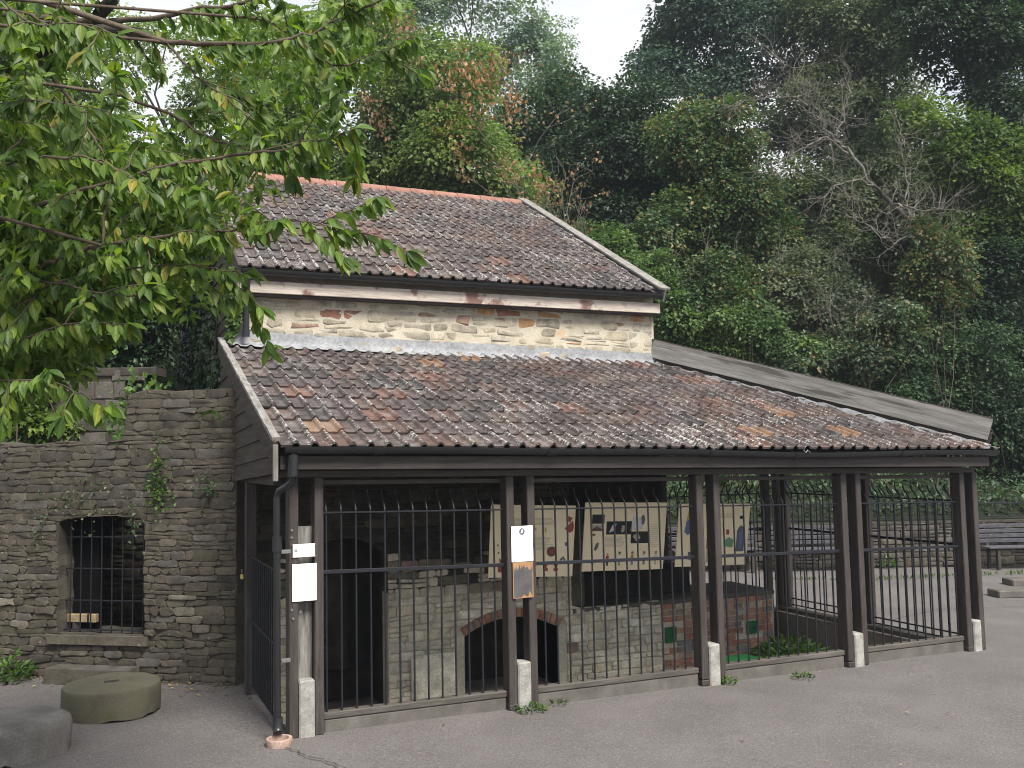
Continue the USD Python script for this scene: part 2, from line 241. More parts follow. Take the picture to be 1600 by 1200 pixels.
leafmat('leaf_olive', [(0, (0.050, 0.073, 0.038)), (0.6, (0.081, 0.114, 0.055)), (1, (0.129, 0.158, 0.081))])
leafmat('leaf_bright', [(0, (0.047, 0.084, 0.017)), (0.6, (0.078, 0.133, 0.026)), (1, (0.121, 0.176, 0.039))], trans=0.38)
leafmat('leaf_greyish', [(0, (0.069, 0.093, 0.061)), (0.6, (0.114, 0.142, 0.095)), (1, (0.183, 0.201, 0.147))])
leafmat('leaf_rust', [(0, (0.045, 0.082, 0.038)), (0.62, (0.080, 0.124, 0.052)), (0.82, (0.165, 0.160, 0.070)), (1, (0.235, 0.115, 0.065))])
leafmat('leaf_rustgreen', [(0, (0.044, 0.080, 0.044)), (0.80, (0.082, 0.126, 0.067)), (0.92, (0.131, 0.141, 0.073)), (1, (0.176, 0.118, 0.073))])
leafmat('leaf_dead', [(0, (0.171, 0.090, 0.045)), (0.6, (0.261, 0.140, 0.072)), (1, (0.324, 0.198, 0.117))])
leafmat('leaf_ivy', [(0, (0.008, 0.020, 0.007)), (0.7, (0.016, 0.035, 0.013)), (1, (0.031, 0.063, 0.021))], spec=0.5, rough=0.35)
leafmat('leaf_cherry', [(0, (0.047, 0.094, 0.021)), (0.4, (0.084, 0.149, 0.030)), (0.85, (0.134, 0.200, 0.040)), (0.97, (0.168, 0.200, 0.044)), (1, (0.230, 0.178, 0.044))], trans=0.45, tcol=(1.35, 1.5, 0.55), spec=0.35, rough=0.45, patch=5.0, rib=True)
leafmat('leaf_fern', [(0, (0.032, 0.072, 0.014)), (0.6, (0.058, 0.119, 0.022)), (1, (0.094, 0.162, 0.032))], patch=5.0)
leafmat('leaf_litter', [(0, (0.120, 0.070, 0.040)), (0.5, (0.220, 0.150, 0.080)), (1, (0.320, 0.240, 0.130))], trans=0.1, patch=3.0)

LOOK['air'] = usdkit.material(stage, '/World/Looks/air', {'v': ('principled_volume', {'color': (0.80, 0.90, 1.0), 'density': HAZE, 'anisotropy': 0.2})}, [], volume='v.volume')

# ---------------------------------------------------------------- roof tiles, rubble and bricks
PU = np.array([0, .080, .090, .099, .108, .118, .128, .137, .146]); PH = np.array([0, 0, .010, .025, .034, .037, .034, .025, .010])
TU = np.concatenate([PU, PU+.153, [.306]]); TH = np.concatenate([PH, PH, [0]])
def tile_arrays(L=.435, th=.022, lift=.026):
    n = len(TU)
    lo = np.stack([TU, 0*TU, TH+lift], 1); hi = np.stack([TU, 0*TU+L, TH+.003], 1)
    top = np.vstack([lo, hi]); lip = np.vstack([lo, lo-[0, -.004, th]])
    i = np.arange(n-1)
    f1 = np.vstack([np.stack([i, i+1, n+i+1], 1), np.stack([i, n+i+1, n+i], 1)])
    f2 = np.vstack([np.stack([i, n+i, n+i+1], 1), np.stack([i, n+i+1, i+1], 1)])+2*n
    return np.vstack([top, lip]), np.vstack([f1, f2])
TV, TF = tile_arrays()
TILE_W = np.array([.21, .20, .19, .15, .032, .008, .09, .10])
def tile_field(owner, O, U, V, nu, nv, rng, clip=None, g=.37, w=.306):
    N = np.cross(U, V)
    B = np.stack([U, V, N])
    for j in range(nv):
        for i in range(nu):
            loc = TV.copy()
            a = rng.normal(0, .008); du, dv, dn = rng.normal(0, .003), rng.normal(0, .006), abs(rng.normal(0, .003))
            if rng.random() < .025: a, dn, dv = rng.normal(0, .03), .012, dv-.03
            c = loc[:, :2]-[.153, .2]; c = c @ np.array([[math.cos(a), math.sin(a)], [-math.sin(a), math.cos(a)]])
            q = np.column_stack([c+[.153, .2]+[i*w+du, j*g+dv], loc[:, 2]+dn])
            # the field sags and swells a little, as old roofs do
            q[:, 2] += .035*(meshkit.noise(np.column_stack([q[:, 0]*.5, q[:, 1]*.5, 0*q[:, 0]]), 3)-.5)
            v, f = O+q @ B, TF
            if clip is not None:
                (cp, cn), side = clip, None
                s = (v-cp) @ cn
                if s.max() < 0: continue
                if s.min() < 0:
                    m = trimesh.intersections.slice_mesh_plane(trimesh.Trimesh(v, f, process=False), cn, cp)
                    if len(m.faces) == 0: continue
                    v, f = np.array(m.vertices), np.array(m.faces)
            q2 = (v-O) @ B.T
            cr = np.interp((q2[:, 0]-i*w) % .153, np.append(PU, .153), np.append(PH, 0))/.037
            p = TILE_W.copy()
            k = meshkit.noise(np.array([[i*.22, j*.35, 5.0]]), 11)[0]
            p[3:5] *= 0.4+2.2*k**2; p[5] *= 2.2*k; p[0] *= 1.6-k
            mt = rng.choice(8, p=p/p.sum())
            part(owner, 'tile', (v, f), f'tile_{mt}', smooth=True, prim={'crest': cr})
def rubble(w, h, rows, lens, rng, mask=None, gap=.008, wob=.012, drop=0.0):
    """random coursed stones over a w x h face as polygons"""
    out, y, r = [], 0.0, 0
    while y < h-0.02:
        rh = rng.uniform(*rows); x = -rng.uniform(0, lens[1])
        if y+rh > h-0.03: rh = h-y
        while x < w:
            L = rng.uniform(*lens)*(1.35 if rng.random() < .15 else 1)
            def yy(xx, top, rr): return (y+rh if top else y)+wob*2*(meshkit.noise(np.array([[xx*3.1, (rr+(1 if top else 0))*1.7, 2.2]]), 9)[0]-.5)
            subs = [(0.0, 1.0)]
            if rh > .09 and rng.random() < .3: s = rng.uniform(.4, .6); subs = [(0, s), (s, 1)]
            for s0, s1 in subs:
                a, b = x+gap/2, x+L-gap/2
                def pt(tx, ty): return (a+(b-a)*tx, (yy(x+L*tx, False, r)*(1-(s0+(s1-s0)*ty))+yy(x+L*tx, True, r)*(s0+(s1-s0)*ty))+(gap/2 if ty == 0 else -gap/2 if ty == 1 else 0))
                k = min(.2, .025/max(L, .05)); hh = rng.uniform(.12, .3)
                P = [pt(k, 0), pt(.5, 0), pt(1-k, 0), pt(1, hh), pt(1, 1-hh), pt(1-k, 1), pt(.5, 1), pt(k, 1), pt(0, 1-hh), pt(0, hh)]
                P = [(p[0]+rng.normal(0, wob*.35), p[1]+rng.normal(0, wob*.22)) for p in P]
                g = Polygon(P).buffer(0)
                if rng.random() < drop: continue
                if mask is not None: g = g.intersection(mask)
                if g.is_empty: continue
                if g.geom_type != 'Polygon': g = max(g.geoms, key=lambda z: z.area) if hasattr(g, 'geoms') else g
                if g.geom_type == 'Polygon' and g.area > .0012: out.append(Polygon(g.exterior).simplify(.003))
            x += L
        y += rh; r += 1
    return out
def stone_mesh(poly, O, U, V, N, h, cham, rng, deep=.03):
    p = np.array(poly.exterior.coords)[:-1]
    if Polygon(p).exterior.is_ccw is False: p = p[::-1]
    n = len(p); c = np.array(poly.representative_point().coords[0]); ext = np.ptp(p, axis=0).min()
    k = max(.35, 1-2*cham/max(ext, .02))
    tilt = rng.normal(0, .05, 2)
    def lift(q, d): return np.column_stack([q, d+(q-c) @ tilt])
    ring0 = np.column_stack([p, np.full(n, -deep)]); ring1 = lift(p, h-cham*.8); q = c+(p-c)*k; ring2 = lift(q, h+rng.normal(0, .0022, n)); cen = np.array([[c[0], c[1], h+rng.uniform(0, .004)]])
    v = np.vstack([ring0, ring1, ring2, cen]); i = np.arange(n); j = (i+1) % n
    f = np.vstack([np.stack([i, j, n+j], 1), np.stack([i, n+j, n+i], 1), np.stack([n+i, n+j, 2*n+j], 1), np.stack([n+i, 2*n+j, 2*n+i], 1), np.stack([2*n+i, 2*n+j, 0*i+3*n], 1)])
    return np.asarray(O)+v @ np.stack([U, V, N]), f
def lay(owner, polys, O, U, V, N, mats, wts, rng, h=(.004, .02), cham=.007, limit=290, eye_first=True):
    """every stone a part; past the limit the smallest are joined"""
    wts = np.array(wts)/np.sum(wts); polys = sorted(polys, key=lambda g: -g.area) if len(polys) > limit else polys
    rest = {}
    for i, g in enumerate(polys):
        m = mats[rng.choice(len(mats), p=wts)]; s = stone_mesh(g, O, U, V, N, rng.uniform(*h), cham, rng)
        if i < limit: part(owner, 'stone', s, m, smooth=38)
        else: rest.setdefault(m, []).append(s)
    for m, l in rest.items(): part(owner, 'small_stones', cat_(l), m, kind='stuff')
X_, Y_, Z_ = np.eye(3)

# ================================================================ the setting: paving, pit, hillside, bank
def hill(x, y):
    d = (x-13.0)*.375+(y-6.35)*.927
    return np.where(d > 0, .72+.74*np.minimum(d, 16)+.5*(meshkit.noise(np.stack([x*.3, y*.3, 0*x], -1), 4)-.5)*np.minimum(d, 2), .0)
pit = sbox(-.12, .06, 7.55, 3.3)
ground = sbox(-60, -60, 60, 60).difference(pit)
def sheet(poly, zf, step=None):
    m = trimesh.creation.extrude_polygon(poly, .01, engine='earcut'); v = np.array(m.vertices); f = np.array(m.faces)
    keep = (v[f][:, :, 2] > .005).all(1); f = f[keep]; v[:, 2] = zf(v[:, 0], v[:, 1])
    return v, f
gs = []
xs = [-60, -20, -8, -5, -3.5, -2.5, -1.5, -.9, -.12, 1, 2.5, 4, 5.5, 7.55, 8.5, 10, 12, 15, 25, 60]; ys = [-60, -20, -10, -6, -4, -3, -2, -1, -.4, .06, .7, 1.5, 3.3, 5, 7, 10, 60]
for a, b in zip(xs[:-1], xs[1:]):
    for c, d in zip(ys[:-1], ys[1:]):
        if a >= -.13 and b <= 7.56 and c >= .05 and d <= 3.31: continue
        n0 = 8 if (b-a) < 3 and (d-c) < 3 and -6 < a < 15 and -6 < c < 7 else 1
        gx, gy = np.meshgrid(np.linspace(a, b, n0+1), np.linspace(c, d, n0+1), indexing='ij'); k = (n0+1)
        i, j = np.meshgrid(np.arange(n0), np.arange(n0), indexing='ij'); q = np.stack([i*k+j, (i+1)*k+j, (i+1)*k+j+1, i*k+j+1], -1).reshape(-1, 4)
        z = ground_z(gx)+.02*(meshkit.noise(np.stack([gx*.9, gy*.9, 0*gx], -1), 2)-.5)*(np.abs(gx) < 12)
        gs.append((np.stack([gx, gy, z], -1).reshape(-1, 3), np.vstack([q[:, [0, 1, 2]], q[:, [0, 2, 3]]])))
pave = tag(part(None, 'pavement', cat_(gs), 'asphalt', smooth=True), 'worn grey asphalt yard around the old stone building', 'pavement', kind='structure')
def crack(pts, w, seed):
    g = np.random.default_rng(seed); P = np.array(pts, float); t = np.linspace(0, len(P)-1, 40); c = np.stack([np.interp(t, np.arange(len(P)), P[:, k]) for k in (0, 1)], 1)+g.normal(0, .012, (40, 2))
    d = np.gradient(c, axis=0); nn = np.stack([-d[:, 1], d[:, 0]], 1); nn /= np.linalg.norm(nn, axis=1, keepdims=True); ww = w*g.uniform(.25, 1, 40)[:, None]
    v = np.concatenate([np.column_stack([c+nn*ww, ground_z(c[:, 0])+.0145]), np.column_stack([c-nn*ww, ground_z(c[:, 0])+.0145])]); i = np.arange(39)
    return v, np.vstack([np.stack([i, i+40, i+41], 1), np.stack([i, i+41, i+1], 1)])
for k, (pts, w) in enumerate([([(-.22, -.32), (.05, -.9), (.42, -1.7), (.7, -3.2)], .006), ([(8.2, 1.8), (9.6, 2.2), (11.2, 1.7), (14, 2.4)], .008)]):
    part(pave, 'crack', crack(pts, w, k), 'hill_earth')
pits = [prism(sbox(-.12, .06, 7.55, 3.3), -.56, -.5, (0, 0, 0), X_, Y_, Z_)]
pits += [bx(-.12, 7.55, .055, .06+.03, -.55, -.02), bx(7.5, 7.55, .08, 3.3, -.55, -.1), bx(-.12, -.09, .08, 2.2, -.55, -.01), bx(-.12, 7.5, 3.27, 3.31, -.56, .03)]
tag(part(None, 'pit_floor', cat_(pits), 'pit_earth'), 'sunken bare earth floor behind the railings', 'floor', kind='structure')
t_, d_ = np.meshgrid(np.linspace(-70, 45, 116), np.concatenate([[0, .02, .5], np.linspace(1, 60, 60)]), indexing='ij')
hx, hy = 13+t_*.927+d_*.375, 6.35-t_*.375+d_*.927
hz = hill(hx, hy); hz[:, 0] = -1.0; hz[:, 1] = .68
n1 = hx.shape[1]; i, j = np.meshgrid(np.arange(hx.shape[0]-1), np.arange(n1-1), indexing='ij'); q = np.stack([i*n1+j, (i+1)*n1+j, (i+1)*n1+j+1, i*n1+j+1], -1).reshape(-1, 4)
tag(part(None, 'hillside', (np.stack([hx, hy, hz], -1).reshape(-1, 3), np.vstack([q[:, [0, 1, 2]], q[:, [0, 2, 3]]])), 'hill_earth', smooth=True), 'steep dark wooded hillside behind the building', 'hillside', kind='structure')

if HAZE > 0:
    hz_ = trimesh.creation.box([190, 190, 38]); hz_.apply_translation([15, 15, 16.5])
    tag(part(None, 'haze', (hz_.vertices, hz_.faces), 'air'), 'thin damp air that pales the far trees', 'haze', kind='stuff')

# ================================================================ stone building
UP0, UPS = 4.42, .536
def zup(y): return UP0+UPS*(y-2.93)
bld = thing('stone_building', 'old rubble stone building with tiled pitched roof and clay ridge', 'building', (2.7, 3.2, 0))
part(bld, 'front_wall', prism(Polygon([(-.1, 3.0), (5.53, 3.0), (5.53, 4.50), (-.1, 4.50)]), -.4, 0, (0, 3.2, 0), X_, Z_, -Y_), 'mortar_cream')
rr = np.random.default_rng(21)
for g in rubble(5.6, .86, (.065, .13), (.13, .44), rr, sbox(.01, .02, 5.59, .80), gap=.013, wob=.030, drop=.03):
    red = rr.random() < (.34 if g.centroid.y > .5 else .10)
    k = rr.choice([5, 6, 7]) if red else rr.choice(5)
    part(bld, 'stone', stone_mesh(g, np.array([-.09, 3.2, 3.46]), X_, Z_, -Y_, rr.uniform(-.002, .008), .010, rr, deep=.05), f'pale_stone_{k}', smooth=38)
part(bld, 'eaves_board', bx(-.14, 5.54, 3.03, 3.06, 4.145, 4.285, .004), 'peeling_board', label='board of flaking white and red paint')
part(bld, 'eaves_fillet', bx(-.14, 5.54, 3.065, 3.19, 4.12, 4.15, .004), 'brown_timber_x')
def gutter_mesh(x0, x1, y, z, r=.058, slx=0.0, sag=None, n=40):
    xs_ = np.linspace(x0, x1, n); an = np.linspace(math.pi, 2*math.pi, 9)
    prof = np.vstack([np.stack([r*np.cos(an), r*np.sin(an)], 1), np.stack([(r-.006)*np.cos(an[::-1]), (r-.006)*np.sin(an[::-1])], 1)]); m = len(prof)
    v = np.array([[xx_, y+p[0], z+slx*xx_+(sag(xx_) if sag else 0)+p[1]] for xx_ in xs_ for p in prof])
    i, j = np.meshgrid(np.arange(n-1), np.arange(m), indexing='ij')
    q = np.stack([i*m+j, i*m+(j+1) % m, (i+1)*m+(j+1) % m, (i+1)*m+j], -1).reshape(-1, 4)
    f = np.vstack([q[:, [0, 1, 2]], q[:, [0, 2, 3]]])
    an2 = np.linspace(math.pi, 2*math.pi, 9); caps = []
    for xx_ in (x0, x1):
        cv = np.array([[xx_, y, z+slx*xx_+(sag(xx_) if sag else 0)]]+[[xx_, y+r*math.cos(a), z+slx*xx_+(sag(xx_) if sag else 0)+r*math.sin(a)] for a in an2])
        k = np.arange(1, 9); caps.append((cv, np.stack([0*k, k, k+1], 1)))
    return cat_([(v, f)]+caps)
gt = part(bld, 'gutter', gutter_mesh(-.12, 5.56, 2.965, 4.395, .062), 'black_plastic', smooth=50)
for x in (1.9, 3.8): part(gt, 'union_clip', gutter_mesh(x-.06, x+.06, 2.965, 4.395, .067, n=3), 'black_plastic', smooth=50)
dp = part(bld, 'downpipe', tube([(-.03, 2.97, 4.33), (-.03, 3.0, 4.2), (-.03, 3.06, 4.05), (-.03, 3.06, 3.64)], .036, 12), 'black_plastic', smooth=50)
part(dp, 'outlet_collar', tube([(-.03, 3.06, 3.72), (-.03, 3.06, 3.635)], .042, 12), 'black_plastic', smooth=50)
U = X_; V = np.array([0, 1, UPS]); V = V/np.linalg.norm(V); N = np.cross(U, V)
zr = zup(7.37)-.02
rf = part(bld, 'roof', cat_([prism(sbox(-.1, 0, 5.5, 5.02), -.05, -.012, (0, 2.95, zup(2.95)), U, V, N), prism(sbox(-.1, 0, 5.5, 5.0), -.05, 0, (0, 7.37, zr), X_, np.array([0, 1, -UPS])/math.hypot(1, UPS), np.array([0, UPS, 1])/math.hypot(1, UPS))]), 'tile_0')
tile_field(rf, np.array([-.12, 2.92, zup(2.92)]), U, V, 18, 13, np.random.default_rng(5), clip=(np.array([5.44, 0, 0]), -X_))
for k in range(13):
    x0 = -.12+k*.432; an = np.linspace(-.15, math.pi+.15, 10); rad = .115
    v = np.array([[xx_, 7.37+(rad+dr)*math.cos(a)*1.05, zr-.03+(rad+dr)*math.sin(a)+R.normal(0, .001)] for xx_, dr in ((x0, .006), (x0+.425, 0)) for a in an])
    i = np.arange(9); f = np.vstack([np.stack([i, i+10, i+11], 1), np.stack([i, i+11, i+1], 1)])
    v2 = v.copy(); v2[:, 2] -= .014; f2 = f[:, ::-1]; e = np.array([[0, 9, 19], [0, 19, 10]])
    rim = np.vstack([np.stack([i, i+1, i+21], 1), np.stack([i, i+21, i+20], 1)])
    part(rf, 'ridge_tile', (np.vstack([v, v2]), np.vstack([f, f2+20, rim])), 'ridge_clay', smooth=40)
def along(p0, p1, w, h, c=.006):
    """a chamfered board from p0 to p1, w wide across (horizontal), h tall (up)"""
    p0, p1 = np.array(p0, float), np.array(p1, float); L = np.linalg.norm(p1-p0); u = (p1-p0)/L
    s = np.cross(u, Z_); s /= np.linalg.norm(s); t = np.cross(s, u)
    v, f = bx(0, L, -w/2, w/2, -h/2, h/2, c)
    return p0+v @ np.stack([u, s, t]), f[:, ::-1] if np.linalg.det(np.stack([u, s, t])) < 0 else f
def alongn(p0, p1, w, h, n=7, wob=.006, seed=1):
    """the same with a slightly uneven, worn edge"""
    p0, p1 = np.array(p0, float), np.array(p1, float); L = np.linalg.norm(p1-p0); u = (p1-p0)/L; s = np.cross(u, Z_); s /= np.linalg.norm(s); t = np.cross(s, u)
    g = np.random.default_rng(seed); m = 40; xs_ = np.linspace(0, L, m); vs = []
    for x in xs_:
        a = g.normal(0, wob, 4)*.5
        for (y, z), da in zip([(-w/2, -h/2), (w/2, -h/2), (w/2, h/2), (-w/2, h/2)], a): vs.append(p0+u*x+s*y+t*(z+(da if z > 0 else da*.3)))
    i, j = np.meshgrid(np.arange(m-1), np.arange(4), indexing='ij'); q = np.stack([i*4+j, i*4+(j+1) % 4, (i+1)*4+(j+1) % 4, (i+1)*4+j], -1).reshape(-1, 4)
    f = np.vstack([q[:, [0, 2, 1]], q[:, [0, 3, 2]], [[0, 1, 2], [0, 2, 3]], [[4*m-4, 4*m-2, 4*m-3], [4*m-4, 4*m-1, 4*m-2]]])
    return np.array(vs), f
part(bld, 'verge_board', along((5.52, 2.86, zup(2.86)+.075), (5.52, 7.42, zup(7.42)+.075), .17, .035), 'grey_timber_y')
part(bld, 'verge_board', along((5.535, 2.90, zup(2.9)-.03), (5.535, 7.42, zup(7.42)-.03), .03, .17), 'grey_timber_y')
part(bld, 'verge_board', along((5.535, 11.8, zup(2.94)-.03), (5.535, 7.42, zup(7.42)-.03), .03, .17), 'grey_timber_y')
gab = Polygon([(3.62, 0), (11.19, 0), (11.19, 4.5), (7.37, zup(7.37)-.06), (3.62, zup(3.62)-.08)])
part(bld, 'right_gable_wall', prism(gab, 5.2, 5.5, (0, 0, 0), Y_, Z_, X_), 'mortar_cream')
part(bld, 'rear_wall', bx(-.08, 5.2, 11.2, 11.5, 0, 4.45), 'mortar_cream')
gl = part(bld, 'left_gable_wall', prism(gab, -.06, .1, (0, 0, 0), Y_, Z_, X_), 'soot_stone')
k = 0; z = 2.4
while z < 6.8:
    strip = sbox(3.0, z, 11.6, z+.165).intersection(Polygon([(3.22, 0), (11.5, 0), (11.5, 4.45), (7.37, zup(7.37)-.08), (3.22, zup(3.22)-.1)]))
    if not strip.is_empty:
        v, f = prism(strip, -.085, -.062, (0, 0, 0), Y_, Z_, X_); v[:, 0] -= np.clip((z+.165-v[:, 2])/.165, 0, 1)*.016
        part(gl, 'weatherboard', (v, f), 'weathered_board_y')
    z += .15
part(bld, 'bargeboard', along((-.13, 2.90, zup(2.9)-.07), (-.13, 7.42, zup(7.42)-.07), .03, .2), 'weathered_board_y')
ivy_sites = []

# ================================================================ lean-to shelter
def zl(x, y): return 2.352+.345*(y+.25)-.0195*x
HIP0, HIP1 = np.array([7.78, -.28]), np.array([5.50, 3.2])
lean = thing('lean_to_shelter', 'open timber lean-to with tiled roof on paired brown posts', 'shelter', (3.8, 0, 0))
U = np.array([1, 0, -.0195]); U /= np.linalg.norm(U); V = np.array([0, 1, .345]); V /= np.linalg.norm(V); N = np.cross(U, V); N /= np.linalg.norm(N)
deck = Polygon([(-.26, -.24), (7.74, -.24), (5.48, 3.2), (-.26, 3.2)])
def skin(poly, zf, dz):
    a = sheet(poly, lambda x, y: zf(x, y)); b = sheet(poly, lambda x, y: zf(x, y)-dz)
    return cat_([a, (b[0], b[1][:, ::-1])])
lrf = part(lean, 'roof', skin(deck, lambda x, y: zl(x, y)-.012, .03), 'weathered_board_y')
hd = HIP1-HIP0; hn = np.array([-hd[1], hd[0], 0.0]); hn /= np.linalg.norm(hn); hn = hn if hn[0] < 0 else -hn
tile_field(lrf, np.array([-.25, -.315, zl(-.25, -.315)]), U, V, 27, 10, np.random.default_rng(16), clip=(np.array([HIP0[0], HIP0[1], 0])+hn*.03, hn))
# hipped end behind the sloping board
def zh(x, y):
    e = (x-7.8)/(5.5-7.8); return zl(7.78, -.28)+(zl(5.5, 3.2)-zl(7.78, -.28))*e
part(lean, 'hipped_end', skin(Polygon([(7.80, -.26), (7.80, 3.3), (5.52, 3.3), (5.52, 3.2)]), lambda x, y: zh(x, y)-.01, .03), 'tile_0')
for k, x in enumerate(np.arange(.1, 7.3, .55)):
    y1 = 3.15 if x < 5.4 else -.25+(7.7-x)/(7.7-5.5)*3.4
    part(lean, 'rafter', along((x, -.12, zl(x, -.12)-.10), (x, y1, zl(x, y1)-.10), .05, .11), 'brown_timber_y')
# lead flashings
def lead_strip(p_of, n, m, seed, th=.003):
    g = np.random.default_rng(seed); v = np.array([p_of(a, b, g) for a in np.linspace(0, 1, n) for b in np.linspace(0, 1, m)])
    i, j = np.meshgrid(np.arange(n-1), np.arange(m-1), indexing='ij'); q = np.stack([i*m+j, (i+1)*m+j, (i+1)*m+j+1, i*m+j+1], -1).reshape(-1, 4)
    f = np.vstack([q[:, [0, 1, 2]], q[:, [0, 2, 3]]]); v2 = v.copy(); v2[:, 2] -= th
    return cat_([(v, f), (v2, f[:, ::-1])])
def apron(a, b, g):
    x = -.2+a*5.75
    if b < .34: return (x, 3.19-.004*b, zl(x, 3.2)+.175-.16*b/.34*1.0+.004*math.sin(x*9))
    y = 3.185-(b-.34)/.66*(.145+.012*math.sin(x*4)); roll = np.interp((x+.25) % .153, np.append(PU, .153), np.append(PH, 0))
    return (x, y, zl(x, y)+.038+roll*.55+.003*math.sin(x*31))
part(lean, 'lead_flashing', lead_strip(apron, 330, 7, 3), 'lead', smooth=True)
def soaker(a, b, g):
    c = HIP0+(HIP1-HIP0)*a*.985; wd = (.15+.04*math.sin(a*26)+.03*math.sin(a*71))*(1-.45*a)
    p = c+hn[:2]*(.012+b*wd); roll = np.interp((p[0]+.25) % .153, np.append(PU, .153), np.append(PH, 0))
    return (p[0], p[1], zl(*p)+.040+roll*.55*(1-.5*(b < .2))+.006*math.sin(a*90+b*3)+(.02 if b < .1 else 0))
part(lean, 'lead_soaker', lead_strip(soaker, 260, 6, 4), 'dull_lead', smooth=True)
# sloping boards on both verges
p0 = np.array([HIP0[0], HIP0[1], 2.30]); p1 = np.array([HIP1[0], HIP1[1]+.0, 3.555])
hb = part(lean, 'hip_board', alongn(p0+[0, 0, .118], p1+[0, 0, .118], .03, .245, wob=.003, seed=8), 'hip_timber', label='long grey weathered board along the sloping right edge')
part(hb, 'capping', along(p0+[.01, 0, .247], p1+[.01, 0, .247], .045, .018), 'weathered_board_y')
part(lean, 'hip_shadow_board', along(p0+hn*-.035+[0, 0, .02], p1+hn*-.035+[0, 0, .02], .02, .14), 'brown_timber_y')
part(lean, 'left_verge_board', along((-.30, -.30, zl(-.3, -.3)-.05), (-.30, 3.26, zl(-.3, 3.26)-.05), .028, .19), 'weathered_board_y')
part(lean, 'left_verge_cap', alongn((-.285, -.31, zl(-.3, -.31)+.058), (-.285, 3.28, zl(-.3, 3.28)+.058), .065, .028, wob=.009, seed=4), 'grey_timber_y')
part(lean, 'verge_foot', bx(-.315, -.275, -.345, -.315, zl(0, -.3)-.27, zl(0, -.3)+.02, .006), 'grey_timber_z', label='bleached end of the left verge board')
ck = Polygon([(-.24, 2.125), (3.2, 1.97), (3.2, zl(-.3, 3.2)-.06), (-.24, zl(-.3, -.24)-.06)])
cheek = part(lean, 'cheek_backing', prism(ck.buffer(-.015), -.262, -.25, (0, 0, 0), Y_, Z_, X_), 'soot_stone')
z = 1.9
while z < 3.6:
    s = Polygon([(-.3, z+.045), (3.3, z-.11), (3.3, z+.085), (-.3, z+.24)]).intersection(ck)
    if not s.is_empty and s.area > .01:
        v, f = prism(s, -.286, -.270, (0, 0, 0), Y_, Z_, X_); zz_ = (v[:, 2]-(z+.03-.043*v[:, 1]))/.195; v[:, 0] -= np.clip(1-zz_, 0, 1)*.014
        part(cheek, 'weatherboard', (v, f), 'weathered_board_y')
    z += .165
# eaves: gutter with a sag at its right joint, fascia, beam, head rail
def sag(x): return -.030*math.exp(-((x-5.0)/1.3)**2)+.004*math.sin(x*2)
gt = part(lean, 'gutter', gutter_mesh(-.22, 7.84, -.285, 2.333, .060, -.0195, sag, 80), 'black_plastic', smooth=50)
for x in (.55, 2.15, 3.9, 4.95, 6.4): part(gt, 'union_clip', gutter_mesh(x-.055, x+.055, -.285, 2.333, .066, -.0195, sag, 3), 'black_plastic', smooth=50)
part(gt, 'repair_tie', tube([(4.98, -.355, 2.23), (5.0, -.357, 2.2), (5.03, -.355, 2.225), (5.06, -.357, 2.2)], .006, 5), 'galvanised')
part(lean, 'fascia', bx(-.24, 7.79, -.235, -.205, 2.150, 2.262, .004, -.0195), 'brown_timber_x')
part(lean, 'beam', bx(-.22, 7.74, -.075, .075, 2.085, 2.145, .006, -.0205), 'brown_timber_x')
part(lean, 'soffit', bx(-.2, 7.72, -.20, -.08, 2.150, 2.162, .002, -.0195), 'brown_timber_x')
part(lean, 'side_beam', bx(7.58, 7.70, .08, 3.3, 1.93, 2.03), 'brown_timber_y')
part(lean, 'side_beam', bx(-.24, -.12, .08, 2.1, 2.02, 2.12), 'brown_timber_y')
part(lean, 'rear_beam', bx(5.5, 7.58, 3.2, 3.3, 1.93, 2.03), 'brown_timber_x')
PX = [0.0, 1.937, 3.995, 5.858, 7.630]
def leg(x0, x1, y0, y1, zt, zb, seed):
    v, f = bx(x0, x1, y0, y1, zb, zt, .007); return v, f
for i, x in enumerate(PX):
    zt = 2.085-.0205*x; zb = ground_z(x)-.02; lift = [.0, .0, .03, .03, .0][i]
    d = .104
    part(lean, 'post', leg(x-d-.039, x-d+.039, -.075, .070, zt, zb+.02+lift*2, i), 'brown_timber_z')
    part(lean, 'post', leg(x+d-.039, x+d+.039, -.072, .072, zt-.001, zb+.02, i), 'brown_timber_z')
    h = [.45, .41, .39, .345, .34][i]; zc = ground_z(x)
    pts = [(x-.045, -.085), (x+.045, -.085), (x+.045, .06), (x-.045, .06)]
    sv, sf = bx(x-.0640, x+.0640, -.094, .06, zc-.1, zc+h, .012)
    sv[:, 0] += .006*(meshkit.noise(sv*9, i)-.5); sv[:, 2] += np.where(sv[:, 2] > zc+.1, .012*(meshkit.noise(sv*13, i+3)-.5)*2, 0)
    part(lean, 'concrete_stub', (sv, sf), 'concrete')
    if i: part(lean, 'packing_block', bx(x-d-.043, x-d+.043, -.079, .074, zb+.02, zb+.075, .008), 'brown_timber_z')
part(lean, 'backing_board', bx(-.064, .064, .02, .04, .42, 1.68, .002), 'grey_timber_z')
for (x, y) in ((7.64, 1.53), (7.64, 1.70), (7.64, 3.10), (7.64, 3.28), (7.40, 3.25), (5.62, 3.25)):
    part(lean, 'post', bx(x-.05, x+.05, y-.05, y+.05, -.5 if x < 7.5 else -.12, 1.935, .006), 'brown_timber_z')
part(lean, 'post', bx(-.25, -.15, 1.50, 1.60, 0, 2.03, .006), 'brown_timber_z')
